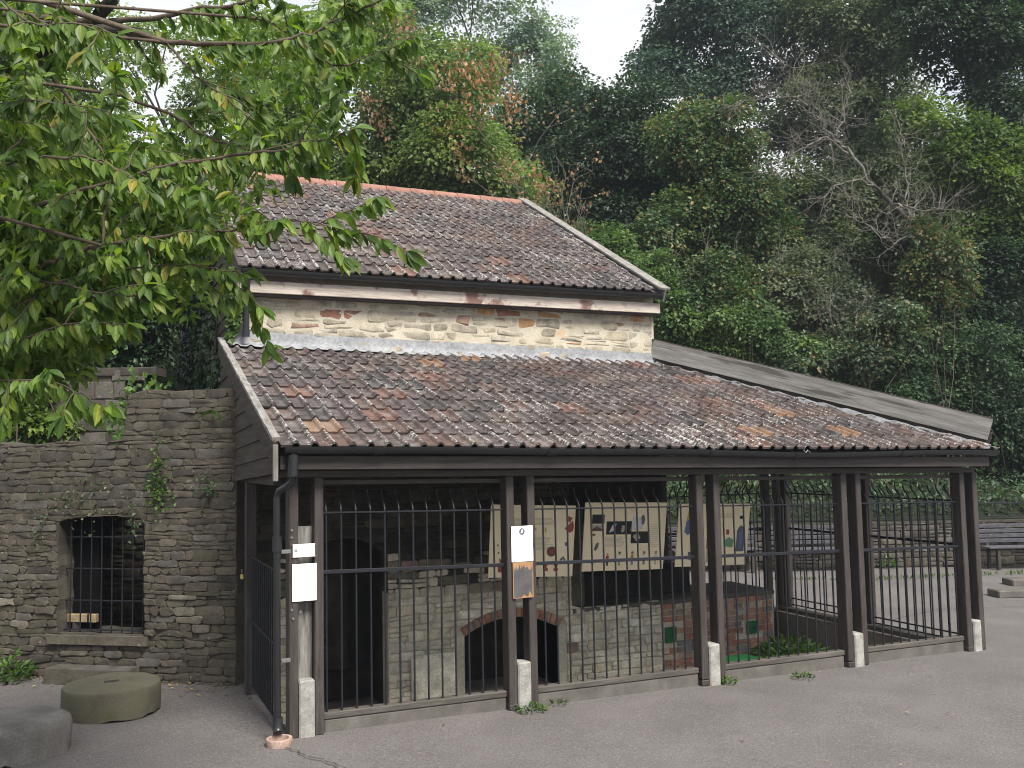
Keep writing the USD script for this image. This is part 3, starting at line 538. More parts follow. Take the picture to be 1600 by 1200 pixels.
for i in range(4):
    a, b = PX[i]+.15, PX[i+1]-.15
    part(lean, 'head_rail', bx(a, b, .01, .06, 2.022, 2.062, .004, -.0205), 'brown_timber_x')
    sd = part(lean, 'sill', bx(a-.005, b+.005, -.030, .062, .105, .160, .008, -.0108), 'sill_timber')
    part(lean, 'kerb', bx(a+.002, b-.002, -.022, .055, -.08, .103, .01, -.0108), 'kerb_concrete')
part(lean, 'side_kerb', bx(7.56, 7.72, .1, 3.3, -.5, -.035, .012), 'kerb_concrete')
dp = part(lean, 'downpipe', tube([(-.15, -.285, 2.29), (-.15, -.285, 2.14), (-.152, -.27, 2.06), (-.19, -.22, 2.02), (-.235, -.16, 1.985), (-.25, -.135, 1.93), (-.247, -.13, 1.0), (-.243, -.125, .12)], .028, 12), 'black_plastic', smooth=50)
part(dp, 'hopper', tube([(-.15, -.285, 2.27), (-.15, -.285, 2.10)], .045, 12), 'black_plastic', smooth=50)
part(dp, 'collar', tube([(-.247, -.13, 1.62), (-.247, -.13, 1.50)], .0385, 12), 'black_plastic', smooth=50)
part(dp, 'shoe', tube([(-.243, -.125, .20), (-.243, -.13, .12), (-.243, -.16, .085)], .041, 12), 'black_plastic', smooth=50)
for z in (1.48, .62): part(dp, 'bracket', bx(-.215, -.14, -.14, -.11, z, z+.03, .003), 'galvanised')
for (x, z) in ((-.12, 1.66), (-.12, 1.60), (-.12, 1.02), (-.11, .95), (-.05, 1.0)): part(lean, 'bolt_head', tube([(x, -.070, z), (x, -.083, z)], .011, 8), 'galvanised')

# ================================================================ railings
def wavy_bar(x, zb, zt, ax='x', c=0.0, inward=1.0, r=.0088, tip=True):
    pts = [(0, zb), (0, zt)]
    if tip: pts += [(.004, zt+.03), (.030, zt+.068), (.074, zt+.115), (.095, zt+.145), (.098, zt+.190)]
    rad = [r]*(len(pts)-1)+[r*.55] if tip else [r]*2
    P = [(x, c+inward*a, z) if ax == 'x' else (c+inward*a, x, z) for a, z in pts]
    return tube(P, rad, 7)
RLAB = ['tall black railing with thirteen crook-topped bars in front of the dark doorway', 'tall black railing before the two left information panels, between second and third pillars', 'tall black railing in front of the brick pier and ferns', 'tall black railing at the right front corner of the lean-to']
for i, (o, n, a, b) in enumerate([(.18, 13, PX[0]+.15, PX[1]-.145), (2.193, 13, PX[1]+.145, PX[2]-.145), (4.222, 12, PX[2]+.145, PX[3]-.145), (6.161, 11, PX[3]+.145, PX[4]-.145)]):
    t = thing('railing_panel', RLAB[i], 'railing', ((a+b)/2, 0, 0), group=None)
    zr_ = lambda x: 1.79-.0258*x
    zm_ = lambda x: 1.302-.0285*x
    for k in range(n):
        x = o+k*.1265
        if x > b-.02: break
        part(t, 'bar', wavy_bar(x, .15-.0108*x, zr_(x)+R.normal(0, .002), 'x', 0.0), 'black_iron', smooth=50)
    v, f = bx(a, b, -.006, .006, -.007, .007, .002); v[:, 2] += zr_(v[:, 0]); v[:, 1] -= .012; part(t, 'upper_rail', (v, f), 'black_iron')
    v, f = bx(a, b, -.007, .007, -.016, .016, .003); v[:, 2] += zm_(v[:, 0]); v[:, 1] -= .013; part(t, 'middle_rail', (v, f), 'black_iron')
def side_rail(name, label, p0, p1, zb, zt, zmid, inward, tips=True, sp=.125, bottom=(0,)):
    p0, p1 = np.array(p0, float), np.array(p1, float); L = np.linalg.norm(p1-p0); u = (p1-p0)/L
    t = thing(name, label, 'railing', (*((p0+p1)/2), 0))
    for s in np.arange(.06, L-.03, sp):
        q = p0+u*s
        if abs(u[0]) > .5: m = wavy_bar(q[0], zb, zt, 'x', q[1], inward, tip=tips)
        else: m = wavy_bar(q[1], zb, zt, 'y', q[0], inward, tip=tips)
        part(t, 'bar', m, 'black_iron', smooth=50)
    for nm, z, h in [('upper_rail', zt, .02), ('middle_rail', zmid, .03)]+[('bottom_rail', zb+d, .018) for d in bottom]:
        if z is not None: part(t, nm, along((*p0, z), (*p1, z), .012, h, .002), 'black_iron')
    return t
side_rail('railing_panel', 'black railing on the right end of the lean-to, nearest the front corner', (7.64, .13), (7.64, 1.47), -.02, 1.60, 1.09, -1, bottom=(.0, .075))
side_rail('railing_panel', 'black railing on the right end of the lean-to, at the back beside the low kerb', (7.64, 1.77), (7.64, 3.04), .0, 1.60, 1.09, -1, bottom=(.0, .09))
side_rail('railing_panel', 'black railing across the open back corner behind the information panels', (5.68, 3.25), (7.34, 3.25), -.12, 1.60, 1.09, -1, bottom=(.0,))
gate = side_rail('side_gate', 'low barred gate in the shade on the left end of the lean-to', (-.2, .20), (-.2, 1.48), .10, 1.31, .70, 1, tips=False, sp=.105)
side_rail('railing_panel', 'short dark barred panel between the side gate and the ruined wall', (-.21, 1.63), (-.21, 1.92), .10, 1.86, 1.31, 1, tips=False, sp=.075)
pl_ = thing('padlock', 'small brass padlock with steel shackle hanging on the side gate post', 'padlock', (-.275, 1.55, 1.12))
part(pl_, 'body', bx(-.295, -.27, 1.525, 1.575, 1.095, 1.14, .005), 'ink_yellow')
part(pl_, 'shackle', tube([(-.283, 1.535, 1.14), (-.283, 1.535, 1.17), (-.283, 1.55, 1.185), (-.283, 1.565, 1.17), (-.283, 1.565, 1.14)], .005, 6), 'galvanised')

# ================================================================ kiln wall under the lean-to
kw = thing('kiln_wall', 'rough stone kiln wall with dark doorway, brick arch and brick pier behind the railings', 'wall', (3, 2.2, -.5))
O = np.array([-.25, 2.2, -.5]); ku = lambda x: x+.25; kv = lambda z: z+.5
def arch_open(x0, x1, zb, zs, zc, n=14):
    c = (x0+x1)/2; w = (x1-x0)/2; s = zc-zs; rad = (w*w+s*s)/(2*s); a = math.asin(w/rad)
    arc = [(c+rad*math.sin(t), zc-rad+rad*math.cos(t)) for t in np.linspace(a, -a, n)]
    return Polygon([(ku(x0), kv(zb)), (ku(x1), kv(zb))]+[(ku(x), kv(z)) for x, z in arc]), (c, zc-rad, rad, a)
door, _ = arch_open(.40, 1.36, -.6, 1.18, 1.37); oven, (oc, oz, orad, oa) = arch_open(2.25, 3.44, -.6, .20, .365)
faceA = sbox(ku(-.25), 0, ku(3.62), kv(2.95)).difference(door).difference(oven)
faceB = sbox(ku(3.62), 0, ku(4.86), kv(.40))
part(kw, 'sooty_core', prism(faceA.intersection(sbox(0, 1.25, 9, 4)), -.9, -.012, O, X_, Z_, -Y_), 'mortar_dark')  # upper core coloured dark to go with the painted roof shade
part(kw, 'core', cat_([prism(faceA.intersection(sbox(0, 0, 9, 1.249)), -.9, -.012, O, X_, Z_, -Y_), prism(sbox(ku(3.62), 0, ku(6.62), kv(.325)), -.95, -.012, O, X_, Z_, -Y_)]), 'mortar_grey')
part(kw, 'soot_lining', cat_([bx(2.2, 3.5, 3.0, 3.1, -.5, .5), bx(3.44, 3.5, 2.25, 3.0, -.5, .25), bx(.3, 1.45, 2.85, 2.95, -.5, 1.5), bx(.30, .405, 2.22, 2.85, -.5, 1.2), bx(1.352, 1.42, 2.42, 2.85, -.5, 1.2), bx(2.19, 2.25, 2.25, 3.0, -.5, .25)]), 'soot_stone')  # dark panels added in place of deep shade in doorway and oven
rr = np.random.default_rng(31)
ring = oven.buffer(.105)
polys = rubble(5.12, 3.45, (.06, .125), (.10, .36), rr, unary_union([faceA.difference(ring), faceB]).buffer(-.003), gap=.008, wob=.014)
kc = [], []
for gI, g in enumerate(sorted(polys, key=lambda z: -z.area)):
    zc = g.centroid.y-.5; soot = np.clip((zc-.42+.5*(meshkit.noise(np.array([[g.centroid.x*1.3, zc*1.3, 1.0]]))[0]-.5))/1.05, 0, 1)  # roof shade and soot painted as darker stones towards the top
    sj = soot+rr.normal(0, .09); m = f'kiln_stone_{rr.choice(5)}' if sj < .30 else f'dusky_kiln_stone_{rr.choice(3)}' if sj < .58 else f'sooty_kiln_stone_{rr.choice(3)}'
    if rr.random() < .03 and sj < .5: m = 'brick_face_4'
    s = stone_mesh(g, O, X_, Z_, -Y_, rr.uniform(.002, .016), .006, rr)
    if gI < 285: part(kw, 'stone', s, m, smooth=38)
    else: kc[0].append(s) if 'sooty' in m else kc[1].append(s)
part(kw, 'small_stones', cat_(kc[0]), 'sooty_kiln_stone_0', kind='stuff'); part(kw, 'small_stones', cat_(kc[1]), 'kiln_stone_0', kind='stuff')
nv_ = 17; L_ = 2*oa/nv_
for k in range(nv_):
    a0, a1 = -oa+k*L_+.004, -oa+(k+1)*L_-.004
    g = Polygon([(ku(oc+rd*math.sin(a)), kv(oz+rd*math.cos(a))) for rd, a in ((orad+.004, a0), (orad+.004, a1), (orad+.10, a1), (orad+.10, a0))])
    part(kw, 'arch_brick', stone_mesh(g, O, X_, Z_, -Y_, rr.uniform(.008, .016), .004, rr), f'brick_face_{rr.choice([0, 1, 4])}', smooth=30)
z = -.5; r = 0
while z < .30:
    x = 4.87-(.11 if r % 2 else 0)
    while x < 6.61:
        L = .225 if r % 3 else .112
        a, b = max(x, 4.875), min(x+L-.011, 6.60)
        if b-a > .04:
            hole = any(a < h1 and b > h0 and z < z1 and z+.067 > z0 for h0, h1, z0, z1 in ((4.905, 5.085, -.145, .065), (6.155, 6.325, -.155, .03)))
            if not hole:
                g = sbox(ku(a), kv(z), ku(b), kv(z+.066)); part(kw, 'brick', stone_mesh(g, O, X_, Z_, -Y_, rr.uniform(-.002, .006), .003, rr), f'brick_face_{rr.choice(6, p=[.24, .2, .14, .2, .12, .1])}', smooth=30)
        x += L
    z += .077; r += 1
part(kw, 'pier_top', bx(3.62, 6.64, 2.19, 3.15, .33, .395, .015), 'kerb_concrete')
for x0, x1, z0, z1 in ((4.915, 5.075, -.135, .055), (6.165, 6.315, -.145, .02)):
    h = part(kw, 'flue_door', bx(x0, x1, 2.185, 2.20, z0, z1, .004), 'green_paint', label='small green metal flue door')
    part(h, 'latch', bx(x0+.1, x0+.13, 2.176, 2.185, (z0+z1)/2-.01, (z0+z1)/2+.005, .002), 'black_iron')
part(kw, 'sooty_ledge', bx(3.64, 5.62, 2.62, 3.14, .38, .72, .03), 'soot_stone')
part(kw, 'buttress', bx(3.63, 3.86, 2.3, 2.62, .39, 1.6, .02), 'sooty_kiln_stone_3')
part(kw, 'rear_wall', prism(sbox(3.62, -.5, 5.5, 3.3), 0, .3, (0, 3.45, 0), X_, Z_, -Y_), 'soot_stone')  # dark colour stands in for the shade behind the information panels
pk = thing('green_bin', 'low flat green box half hidden by ferns behind the third railing', 'box', (5.0, 1.2, -.5))
part(pk, 'body', bx(4.7, 5.35, .75, 1.2, -.5, -.16, .02), 'green_paint'); part(pk, 'rim', bx(4.68, 5.37, .73, 1.22, -.165, -.125, .01), 'green_paint')
sl = thing('leaning_slab', 'grey stone slab leaning on the kiln wall left of the brick arch', 'stone slab', (1.75, 2.1, -.5))
v, f = bx(1.60, 2.12, 2.12, 2.17, -.5, .06, .01); part(sl, 'slab', (v, f), 'kiln_stone_3', smooth=30)
part(sl, 'edge_chip', bx(1.61, 1.66, 2.10, 2.121, -.5, -.2, .008), 'kiln_stone_2')

# ================================================================ ruined wall with barred window
a36 = math.radians(36); RU = np.array([math.cos(a36), -math.sin(a36), 0]); RN = np.array([-math.sin(a36), -math.cos(a36), 0])
RS = 4.6; RO = np.array([-.28, 1.95, 0])-RS*RU+Z_*-.12
su = lambda s: RS-s
rz = lambda z: z+.12
rw = thing('ruined_wall', 'mossy ruined rubble wall with stepped top and arched barred window', 'wall', tuple(RO+RU*2.3))
rng = np.random.default_rng(41)
top = [(su(4.6), rz(2.47))]+[(su(s), rz(2.46+.02*math.sin(s*7)+rng.normal(0, .008))) for s in np.linspace(4.3, 1.30, 14)]+[(su(1.27), rz(2.62)), (su(1.25), rz(2.80)), (su(1.24), rz(2.93))]+[(su(s), rz(2.965+rng.normal(0, .010))) for s in np.linspace(1.15, .05, 8)]+[(su(0), rz(2.95))]
outline = Polygon([(0, 0), (RS, 0)]+top[::-1])
win = Polygon([(su(2.03), rz(.475)), (su(1.02), rz(.475)), (su(1.03), rz(1.63))]+[(su(1.525+.505*math.sin(t)), rz(1.60+.085*math.cos(t)*1.0)) for t in np.linspace(-1.35, 1.35, 9)]+[(su(2.03), rz(1.62))]).buffer(0)
wn = Polygon([(p[0]+rng.normal(0, .008), p[1]+rng.normal(0, .006)) for p in np.array(win.exterior.segmentize(.12).coords)[:-1]]).buffer(0)
part(rw, 'core', prism(outline.difference(wn), -.45, -.008, RO, RU, Z_, RN), 'mortar_dark')
polys = rubble(RS, 3.1, (.035, .095), (.08, .33), rng, outline.difference(wn.union(sbox(su(2.13), rz(.37), su(.96), rz(.47)))).buffer(-.002), gap=.005, wob=.022)
rest_ = []
for gI, g in enumerate(sorted(polys, key=lambda z: -z.area)):
    zc = g.centroid.y-.12; s_ = RS-g.centroid.x; dk = np.clip((zc-.9)/1.0+.5*(meshkit.noise(np.array([[s_*1.1, zc*1.4, 3.0]]))[0]-.5), 0, 1)
    m = rng.choice(6, p=np.array([3, 3*(1-dk)+.8, .6+3*dk, 2.2, 2.2*(1-dk)+.05, 1.4])/np.sum([3, 3*(1-dk)+.8, .6+3*dk, 2.2, 2.2*(1-dk)+.05, 1.4]))
    s = stone_mesh(g, RO, RU, Z_, RN, rng.uniform(-.003, .005+.019*(1-dk)**2), .004, rng)
    part(rw, 'stone', s, f'ruin_stone_{m}', smooth=38) if gI < 295 else rest_.append(s)
part(rw, 'small_stones', cat_(rest_), 'ruin_stone_0', kind='stuff')
part(rw, 'window_sill', prism(sbox(su(2.12), rz(.375), su(.97), rz(.465)), -.3, .045, RO, RU, Z_, RN), 'ruin_stone_1')
wx = lambda s, z, d: RO+RU*su(s)+Z_*rz(z)+RN*d
gr = part(rw, 'window_grille', along(wx(2.02, .50, -.10), wx(1.03, .50, -.10), .03, .014, .003), 'black_iron')
for k in range(8):
    s = 1.10+k*.122; part(gr, 'bar', tube([wx(s, .47, -.10), wx(s, 1.67, -.10)], .0075, 6), 'black_iron')
for z in (1.46, .80, 1.13): part(gr, 'cross_bar', along(wx(2.02, z, -.112), wx(1.02, z, -.112), .010, .014, .002), 'black_iron')
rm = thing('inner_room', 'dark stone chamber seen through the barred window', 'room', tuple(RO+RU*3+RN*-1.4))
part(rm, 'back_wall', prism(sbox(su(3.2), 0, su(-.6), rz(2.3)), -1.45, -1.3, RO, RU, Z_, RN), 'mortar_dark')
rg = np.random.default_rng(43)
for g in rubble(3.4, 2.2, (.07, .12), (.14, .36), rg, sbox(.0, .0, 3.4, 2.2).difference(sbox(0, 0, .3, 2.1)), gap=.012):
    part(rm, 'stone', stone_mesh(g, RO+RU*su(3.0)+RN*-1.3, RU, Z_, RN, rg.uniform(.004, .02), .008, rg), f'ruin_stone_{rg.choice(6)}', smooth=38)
part(rm, 'dark_recess', prism(sbox(su(2.04), rz(.48), su(1.72), rz(1.70)), -.30, -.24, RO, RU, Z_, RN), 'tarred_board')  # black panel added in place of the shaded left window reveal
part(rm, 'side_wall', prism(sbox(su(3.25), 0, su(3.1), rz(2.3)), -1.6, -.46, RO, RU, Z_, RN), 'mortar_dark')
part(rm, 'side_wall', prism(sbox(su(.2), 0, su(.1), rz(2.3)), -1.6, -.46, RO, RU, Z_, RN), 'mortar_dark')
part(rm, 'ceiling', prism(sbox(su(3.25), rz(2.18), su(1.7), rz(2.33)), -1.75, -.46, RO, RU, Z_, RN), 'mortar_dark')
pk = thing('timber_beam', 'short pale timber beam lying inside the barred window', 'timber', tuple(wx(1.95, .62, -.6)))
part(pk, 'plank', along(wx(2.06, .605, -.18), wx(1.69, .605, -.18), .06, .085, .006), 'pale_plank')
part(pk, 'strap', along(wx(1.79, .605, -.18), wx(1.765, .605, -.18), .066, .09, .004), 'black_iron')
part(pk, 'trestle_leg', bx(*(lambda q: (q[0]-.04, q[0]+.04, q[1]-.04, q[1]+.04))(wx(1.95, 0, -.2)), .36, .56), 'brown_timber_z')
bank = Polygon([wx(-.15, 0, -1.76)[:2], wx(9, 0, -1.76)[:2], (-22, 16), (-16, 34), (-.2, 34), (-.2, 4.2)])
bs = prism(bank, -.3, 2.35, (0, 0, 0), X_, Y_, Z_)
bv, bf = trimesh.remesh.subdivide_to_size(*bs, max_edge=2.0); dd = np.maximum(0, (bv-wx(0, 0, -1.76)) @ -RN)
bv[:, 2] = np.where(bv[:, 2] > 1, bv[:, 2]+.42*np.maximum(0, dd-1.2)+.25*(meshkit.noise(bv*.6, 3)-.5)*np.minimum(dd, 1), bv[:, 2])
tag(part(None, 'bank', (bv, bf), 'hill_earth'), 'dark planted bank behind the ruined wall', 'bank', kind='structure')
bank_z = lambda x, y: 2.35+.42*max(0, float((np.array([x, y, 0])-wx(0, 0, -1.76)*[1, 1, 0]) @ -RN)-1.2)
# broken dressed-stone wall end behind
bw = thing('broken_wall', 'grey dressed stone wall end standing behind the ruined wall', 'wall', (-1.7, 4.8, 2.4))
ba, bb = np.array([-2.10, 4.96, 0]), np.array([-1.25, 4.60, 0]); bu = (bb-ba)/np.linalg.norm(bb-ba); bn = np.cross(bu, Z_)
z = 2.35
for r, h in enumerate((.26, .2, .2, .22, .14)):
    x = 0.0
    while x < .92:
        L = rng.uniform(.22, .42); e = min(x+L, .92 if r < 4 else 1.45)
        if not (r == 4 and x < .42):
            part(bw, 'block', stone_mesh(sbox(x+.004, z+.004, e-.004, z+h-.004), ba, bu, Z_, bn, rng.uniform(.0, .02), .012, rng, deep=.35), f'ruin_stone_{rng.choice([3, 3, 2])}', smooth=30)
        x = e
    z += h
for x in (.45, .9): part(bw, 'coping', stone_mesh(sbox(x-.03, 3.30, x+.40, 3.40), ba, bu, Z_, bn, .03, .012, rng, deep=.35), 'ruin_stone_2', smooth=30)
part(bw, 'core', prism(sbox(0.02, 2.3, .90, 3.3), -.33, -.01, ba, bu, Z_, bn), 'mortar_dark')

# ================================================================ millstones and small stones
def round_stone(c, rad, h, seed, lump=.02, bev=.03, hole=None):
    g = np.random.default_rng(seed); n = 64; an = np.linspace(0, 2*math.pi, n, endpoint=False)
    prof = [(rad*.99, 0), (rad*1.0, h*.35), (rad*1.0, h-bev*1.4), (rad-bev*.35, h-bev*.4), (rad-bev*1.2, h-.003), (rad*.6, h), (rad*.2, h)]
    v = []
    for k, (r, z) in enumerate(prof):
        for a in an:
            nn = meshkit.fbm(np.array([[math.cos(a)*2.2+seed, math.sin(a)*2.2, z*4]]), 3)[0]-.5
            bite = .05*max(0, meshkit.noise(np.array([[math.cos(a)*3+seed*2, math.sin(a)*3, 1]]))[0]-.55) if k == 0 else 0
            rr_ = r+lump*nn*(1 if k < 5 else 0)*2; v.append((c[0]+rr_*math.cos(a), c[1]+rr_*math.sin(a), c[2]+z+bite*2+(lump*.5*nn if k > 3 else 0)))
    f = []
    for k in range(len(prof)-1):
        for i in range(n): j = (i+1) % n; f += [(k*n+i, k*n+j, (k+1)*n+j), (k*n+i, (k+1)*n+j, (k+1)*n+i)]
    v.append((c[0], c[1], c[2]+h)); f += [((len(prof)-1)*n+i, (len(prof)-1)*n+(i+1) % n, len(v)-1) for i in range(n)]
    return np.array(v), np.array(f)
mc = (-1.425, 1.45, ground_z(-1.4)-.01)
ms = thing('millstone', 'round mossy millstone with a slot in its top before the barred window', 'millstone', mc)
part(ms, 'disc', round_stone(mc, .415, .275, 3, .028, .030), 'millstone', smooth=40)
part(ms, 'eye_slot', bx(mc[0]-.062, mc[0]+.062, mc[1]-.03, mc[1]+.03, mc[2]+.20, mc[2]+.283, .004), 'soot_stone')  # dark block stands in for the shaded hole
mc2 = (-2.16, .52, ground_z(-2.1)-.01)
ms2 = thing('millstone', 'round grey boulder-like millstone at the bottom left corner', 'millstone', mc2)
part(ms2, 'disc', round_stone(mc2, .43, .27, 8, .03, .06), 'boulder', smooth=45)
st = thing('stone_step', 'long low stone step against the ruined wall under the window', 'step', tuple(wx(1.55, 0, .15)))
part(st, 'block', prism(sbox(su(1.98), rz(0), su(1.05), rz(.17)), .03, .26, RO, RU, Z_, RN), 'ruin_stone_1')
part(st, 'worn_edge', prism(sbox(su(1.975), rz(.155), su(1.055), rz(.174)), .035, .255, RO, RU, Z_, RN), 'ruin_stone_3')
gp = thing('gully_pot', 'pale terracotta gully collar under the black downpipe', 'drain', (-.243, -.19, ground_z(0)))
an = np.linspace(0, 2*math.pi, 25); rp = []
for r_, z in ((.095, 0), (.105, .045), (.10, .06), (.075, .06), (.07, .0)): rp.append([(-.243+r_*math.cos(a), -.20+r_*math.sin(a), ground_z(0)+z) for a in an[:-1]])
gv = np.array(rp).reshape(-1, 3); gf = []
for k in range(4):
    for i in range(24): j = (i+1) % 24; gf += [(k*24+i, k*24+j, (k+1)*24+j), (k*24+i, (k+1)*24+j, (k+1)*24+i)]
part(gp, 'collar', (gv, np.array(gf)), 'terracotta', smooth=40); part(gp, 'grate', tube([(-.243, -.20, ground_z(0)+.01), (-.243, -.20, ground_z(0)+.02)], .072, 16), 'black_iron')

# ================================================================ notices and information panels
def ell(cx, cy, rx, ry, n=18, rot=0):
    t = np.linspace(0, 2*math.pi, n, endpoint=False); x, y = rx*np.cos(t), ry*np.sin(t); c, s = math.cos(rot), math.sin(rot)
    return Polygon(np.stack([cx+x*c-y*s, cy+x*s+y*c], 1))
def sticker(owner, name, g, O, U, V, N, m, d=.004): return part(owner, name, prism(g, d-.0025, d, O, U, V, N), m)
def notice(label, x0, x1, z0, z1, y, tilt=0.0):
    t = thing('paper_notice', label, 'notice', ((x0+x1)/2, y, (z0+z1)/2)); O = np.array([x0, y, z0])
    part(t, 'sheet', prism(sbox(0, 0, x1-x0, z1-z0), 0, .003, O, X_, Z_, -Y_), 'paper'); return t, O
def emblem(t, O, cx, cy, r):
    sticker(t, 'emblem', ell(cx, cy, r, r*1.1), O, X_, Z_, -Y_, 'ink_slate', .0052)
    sticker(t, 'emblem_mark', Polygon([(cx-.6*r, cy-.5*r), (cx-.15*r, cy-.1*r), (cx-.35*r, cy+.45*r), (cx+.1*r, cy+.6*r), (cx+.55*r, cy+.5*r), (cx+.15*r, cy+.3*r), (cx+.3*r, cy-.2*r), (cx-.1*r, cy-.55*r)]), O, X_, Z_, -Y_, 'paper', .0072)
t, O = notice('small wide white notice at the top of the left corner pillar', -.112, .068, 1.440, 1.545, -.083)
emblem(t, O, .024, .058, .013)
for dx, dz in ((-.008, .102), (.186, .100), (-.004, .002), (.184, .002)): part(t, 'red_pin', tube([O+[dx, -.002, dz], O+[dx, -.008, dz]], .005, 8), 'ink_red')
t, O = notice('blank white upright notice on the left corner pillar', -.118, .080, 1.085, 1.385, -.083)
sticker(t, 'print_line', sbox(.05, .025, .11, .03), O, X_, Z_, -Y_, 'ink_pale')
t, O = notice('white notice with a round black emblem on the second pillar', 1.832, 2.045, 1.278, 1.595, -.085)
emblem(t, O, .105, .268, .028)
for k, w in ((.19, .07), (.18, .09), (.17, .05)): sticker(t, 'print_line', sbox(.105-w/2, k, .105+w/2, k+.003), O, X_, Z_, -Y_, 'ink_pale')
wb = thing('worn_board', 'charred looking worn sign board with bare orange wood edges on the second pillar', 'sign board', (1.94, -.08, 1.1)); O = np.array([1.838, -.085, .955])
part(wb, 'board', prism(sbox(0, 0, .20, .318), 0, .010, O, X_, Z_, -Y_), 'orange_ply')
rg = np.random.default_rng(5)
e = [(.008, .008)]+[(x, .008+(.05 if .085 < x < .185 else .0)*rg.uniform(.1, 1.1)) for x in np.linspace(.03, .19, 12)]+[(.192, .28)]+[(x, .30-rg.uniform(.0, .06)) for x in np.linspace(.188, .02, 16)]+[(.008, .285)]
sticker(wb, 'faded_print', Polygon(e).buffer(0), O, X_, Z_, -Y_, 'faded_panel', .0125)
def panel(label, x0, x1, ztop, slope, yt, yb, h):
    A = np.array([x0+.014, yb, ztop-h]); V = np.array([-.014, yt-yb, h]); V /= np.linalg.norm(V); U = np.array([x1-x0, 0, slope]); U /= np.linalg.norm(U); N = np.cross(U, V); N = N/np.linalg.norm(N)
    t = thing('information_panel', label, 'information panel', tuple(A)); W = x1-x0
    part(t, 'board', prism(sbox(0, 0, W, h), -.012, 0, A, U, V, N), 'cream_panel')
    for q in (.1, W-.1): part(t, 'hanger', tube([A+U*q+V*h, (A+U*q+V*h)*[1, 1, 0]+[0, 0, zl((A+U*q)[0], yt)-.06]], .004, 5), 'black_iron')
    def put(name, g, m, d=.003): sticker(t, name, g, A, U, V, N, m, d)
    def text(x, y, w, n, lh=.013):
        for k in range(n): put('text_line', sbox(x, y-k*lh, x+w*rg.uniform(.7, 1), y-k*lh+.0038), 'ink_grey')
    return t, put, text, W
def figure(put, x, y, h, coat, legs, hat=None):
    put('figure_legs', Polygon([(x-.012, y), (x-.003, y), (x, y+h*.4), (x+.004, y), (x+.012, y), (x+.012, y+h*.48), (x-.012, y+h*.48)]), legs)
    put('figure_coat', Polygon([(x-.02, y+h*.42), (x+.02, y+h*.42), (x+.015, y+h*.75), (x-.015, y+h*.75)]), coat, .0045)
    put('figure_head', ell(x, y+h*.85, .010, .013, 10), 'ink_skin', .0045)
    if hat: put('figure_hat', Polygon([(x-.02, y+h*.92), (x+.02, y+h*.92), (x, y+h*1.05)]), hat, .006)
t, put, text, W = panel('cream information panel with red pots and a round shield drawing, leftmost of the three', 2.06, 3.02, 1.755, -.05, .90, 1.05, .76)
text(.12, .62, .32, 9); text(.45, .62, .3, 6); text(.42, .42, .30, 11)
put('shield_drawing', ell(.70, .27, .055, .055), 'ink_brown'); put('shield_pattern', ell(.70, .27, .03, .025, 7), 'ink_red', .0045)
for x in (.64, .76): put('pot_drawing', Polygon([(x-.025, .06), (x+.025, .06), (x+.028, .09), (x+.01, .10), (x+.024, .13), (x-.024, .13), (x-.01, .10), (x-.028, .09)]), 'ink_red')
put('blot_drawing', Polygon([(.84, .52), (.88, .55), (.93, .60), (.95, .55), (.94, .49), (.90, .47), (.87, .49)]), 'ink_red'); put('blot_drawing', Polygon([(.86, .60), (.90, .58), (.93, .63), (.88, .65)]), 'ink_red')
put('star_drawing', ell(.87, .35, .02, .025, 6), 'ink_blue'); put('jug_drawing', Polygon([(.10, .06), (.17, .05), (.18, .11), (.14, .19), (.11, .20), (.12, .14), (.10, .12)]), 'ink_red'); put('flag_drawing', ell(.14, .60, .018, .045, 8), 'ink_red')
put('leaf_drawing', ell(.62, .50, .012, .03, 8), 'ink_yellow'); put('crab_drawing', Polygon([(.80, .18), (.84, .22), (.87, .18), (.85, .17), (.84, .19), (.82, .17)]), 'ink_slate'); put('blot_drawing', ell(.5, .51, .015, .015, 8), 'ink_orange')
for x, y in ((.09, .34), (.1, .26), (.13, .43), (.09, .14), (.15, .33)): put('speck_drawing', ell(x, y, .008, .012, 7), 'ink_brown')
t, put, text, W = panel('cream information panel with dark photographs and a row of small figures, middle of the three', 3.135, 4.15, 1.735, -.04, .90, 1.05, .75)
for g in (sbox(.09, .52, .24, .62), sbox(.27, .40, .58, .545), sbox(.58, .30, .80, .43)): put('photograph', g, 'ink_black')
put('photograph', sbox(.09, .44, .22, .51), 'ink_grey'); put('photograph_light', Polygon([(.30, .42), (.36, .44), (.39, .52), (.34, .50)]), 'ink_pale', .0045); put('photograph_light', Polygon([(.45, .42), (.49, .43), (.50, .50), (.46, .5)]), 'ink_grey', .0045)
put('photograph_light', Polygon([(.60, .38), (.66, .42), (.70, .36), (.65, .32)]), 'ink_grey', .0045); put('photograph_light', Polygon([(.09, .46), (.15, .49), (.22, .46), (.22, .44), (.09, .44)]), 'ink_brown', .0045)
put('soft_photograph', Polygon([(.56, .44), (.72, .46), (.70, .58), (.60, .60)]), 'ink_pale'); put('plant_drawing', ell(.72, .56, .025, .06, 7), 'ink_slate'); put('spoon_drawing', ell(.16, .27, .02, .05, 12, -.4), 'ink_slate'); put('bead_drawing', ell(.12, .40, .018, .014, 8), 'ink_brown')
text(.26, .37, .26, 9); text(.82, .50, .14, 12, .022)
for x, c, l, h in ((.30, 'ink_red', 'ink_black', None), (.45, 'paper', 'ink_green', 'ink_black'), (.61, 'ink_orange', 'ink_blue', 'ink_brown'), (.76, 'paper', 'ink_slate', 'ink_red'), (.91, 'ink_pale', 'ink_grey', 'ink_red')): figure(put, x, .055, .15, c, l, h)
put('sketch', ell(.12, .10, .02, .03, 7), 'ink_grey')
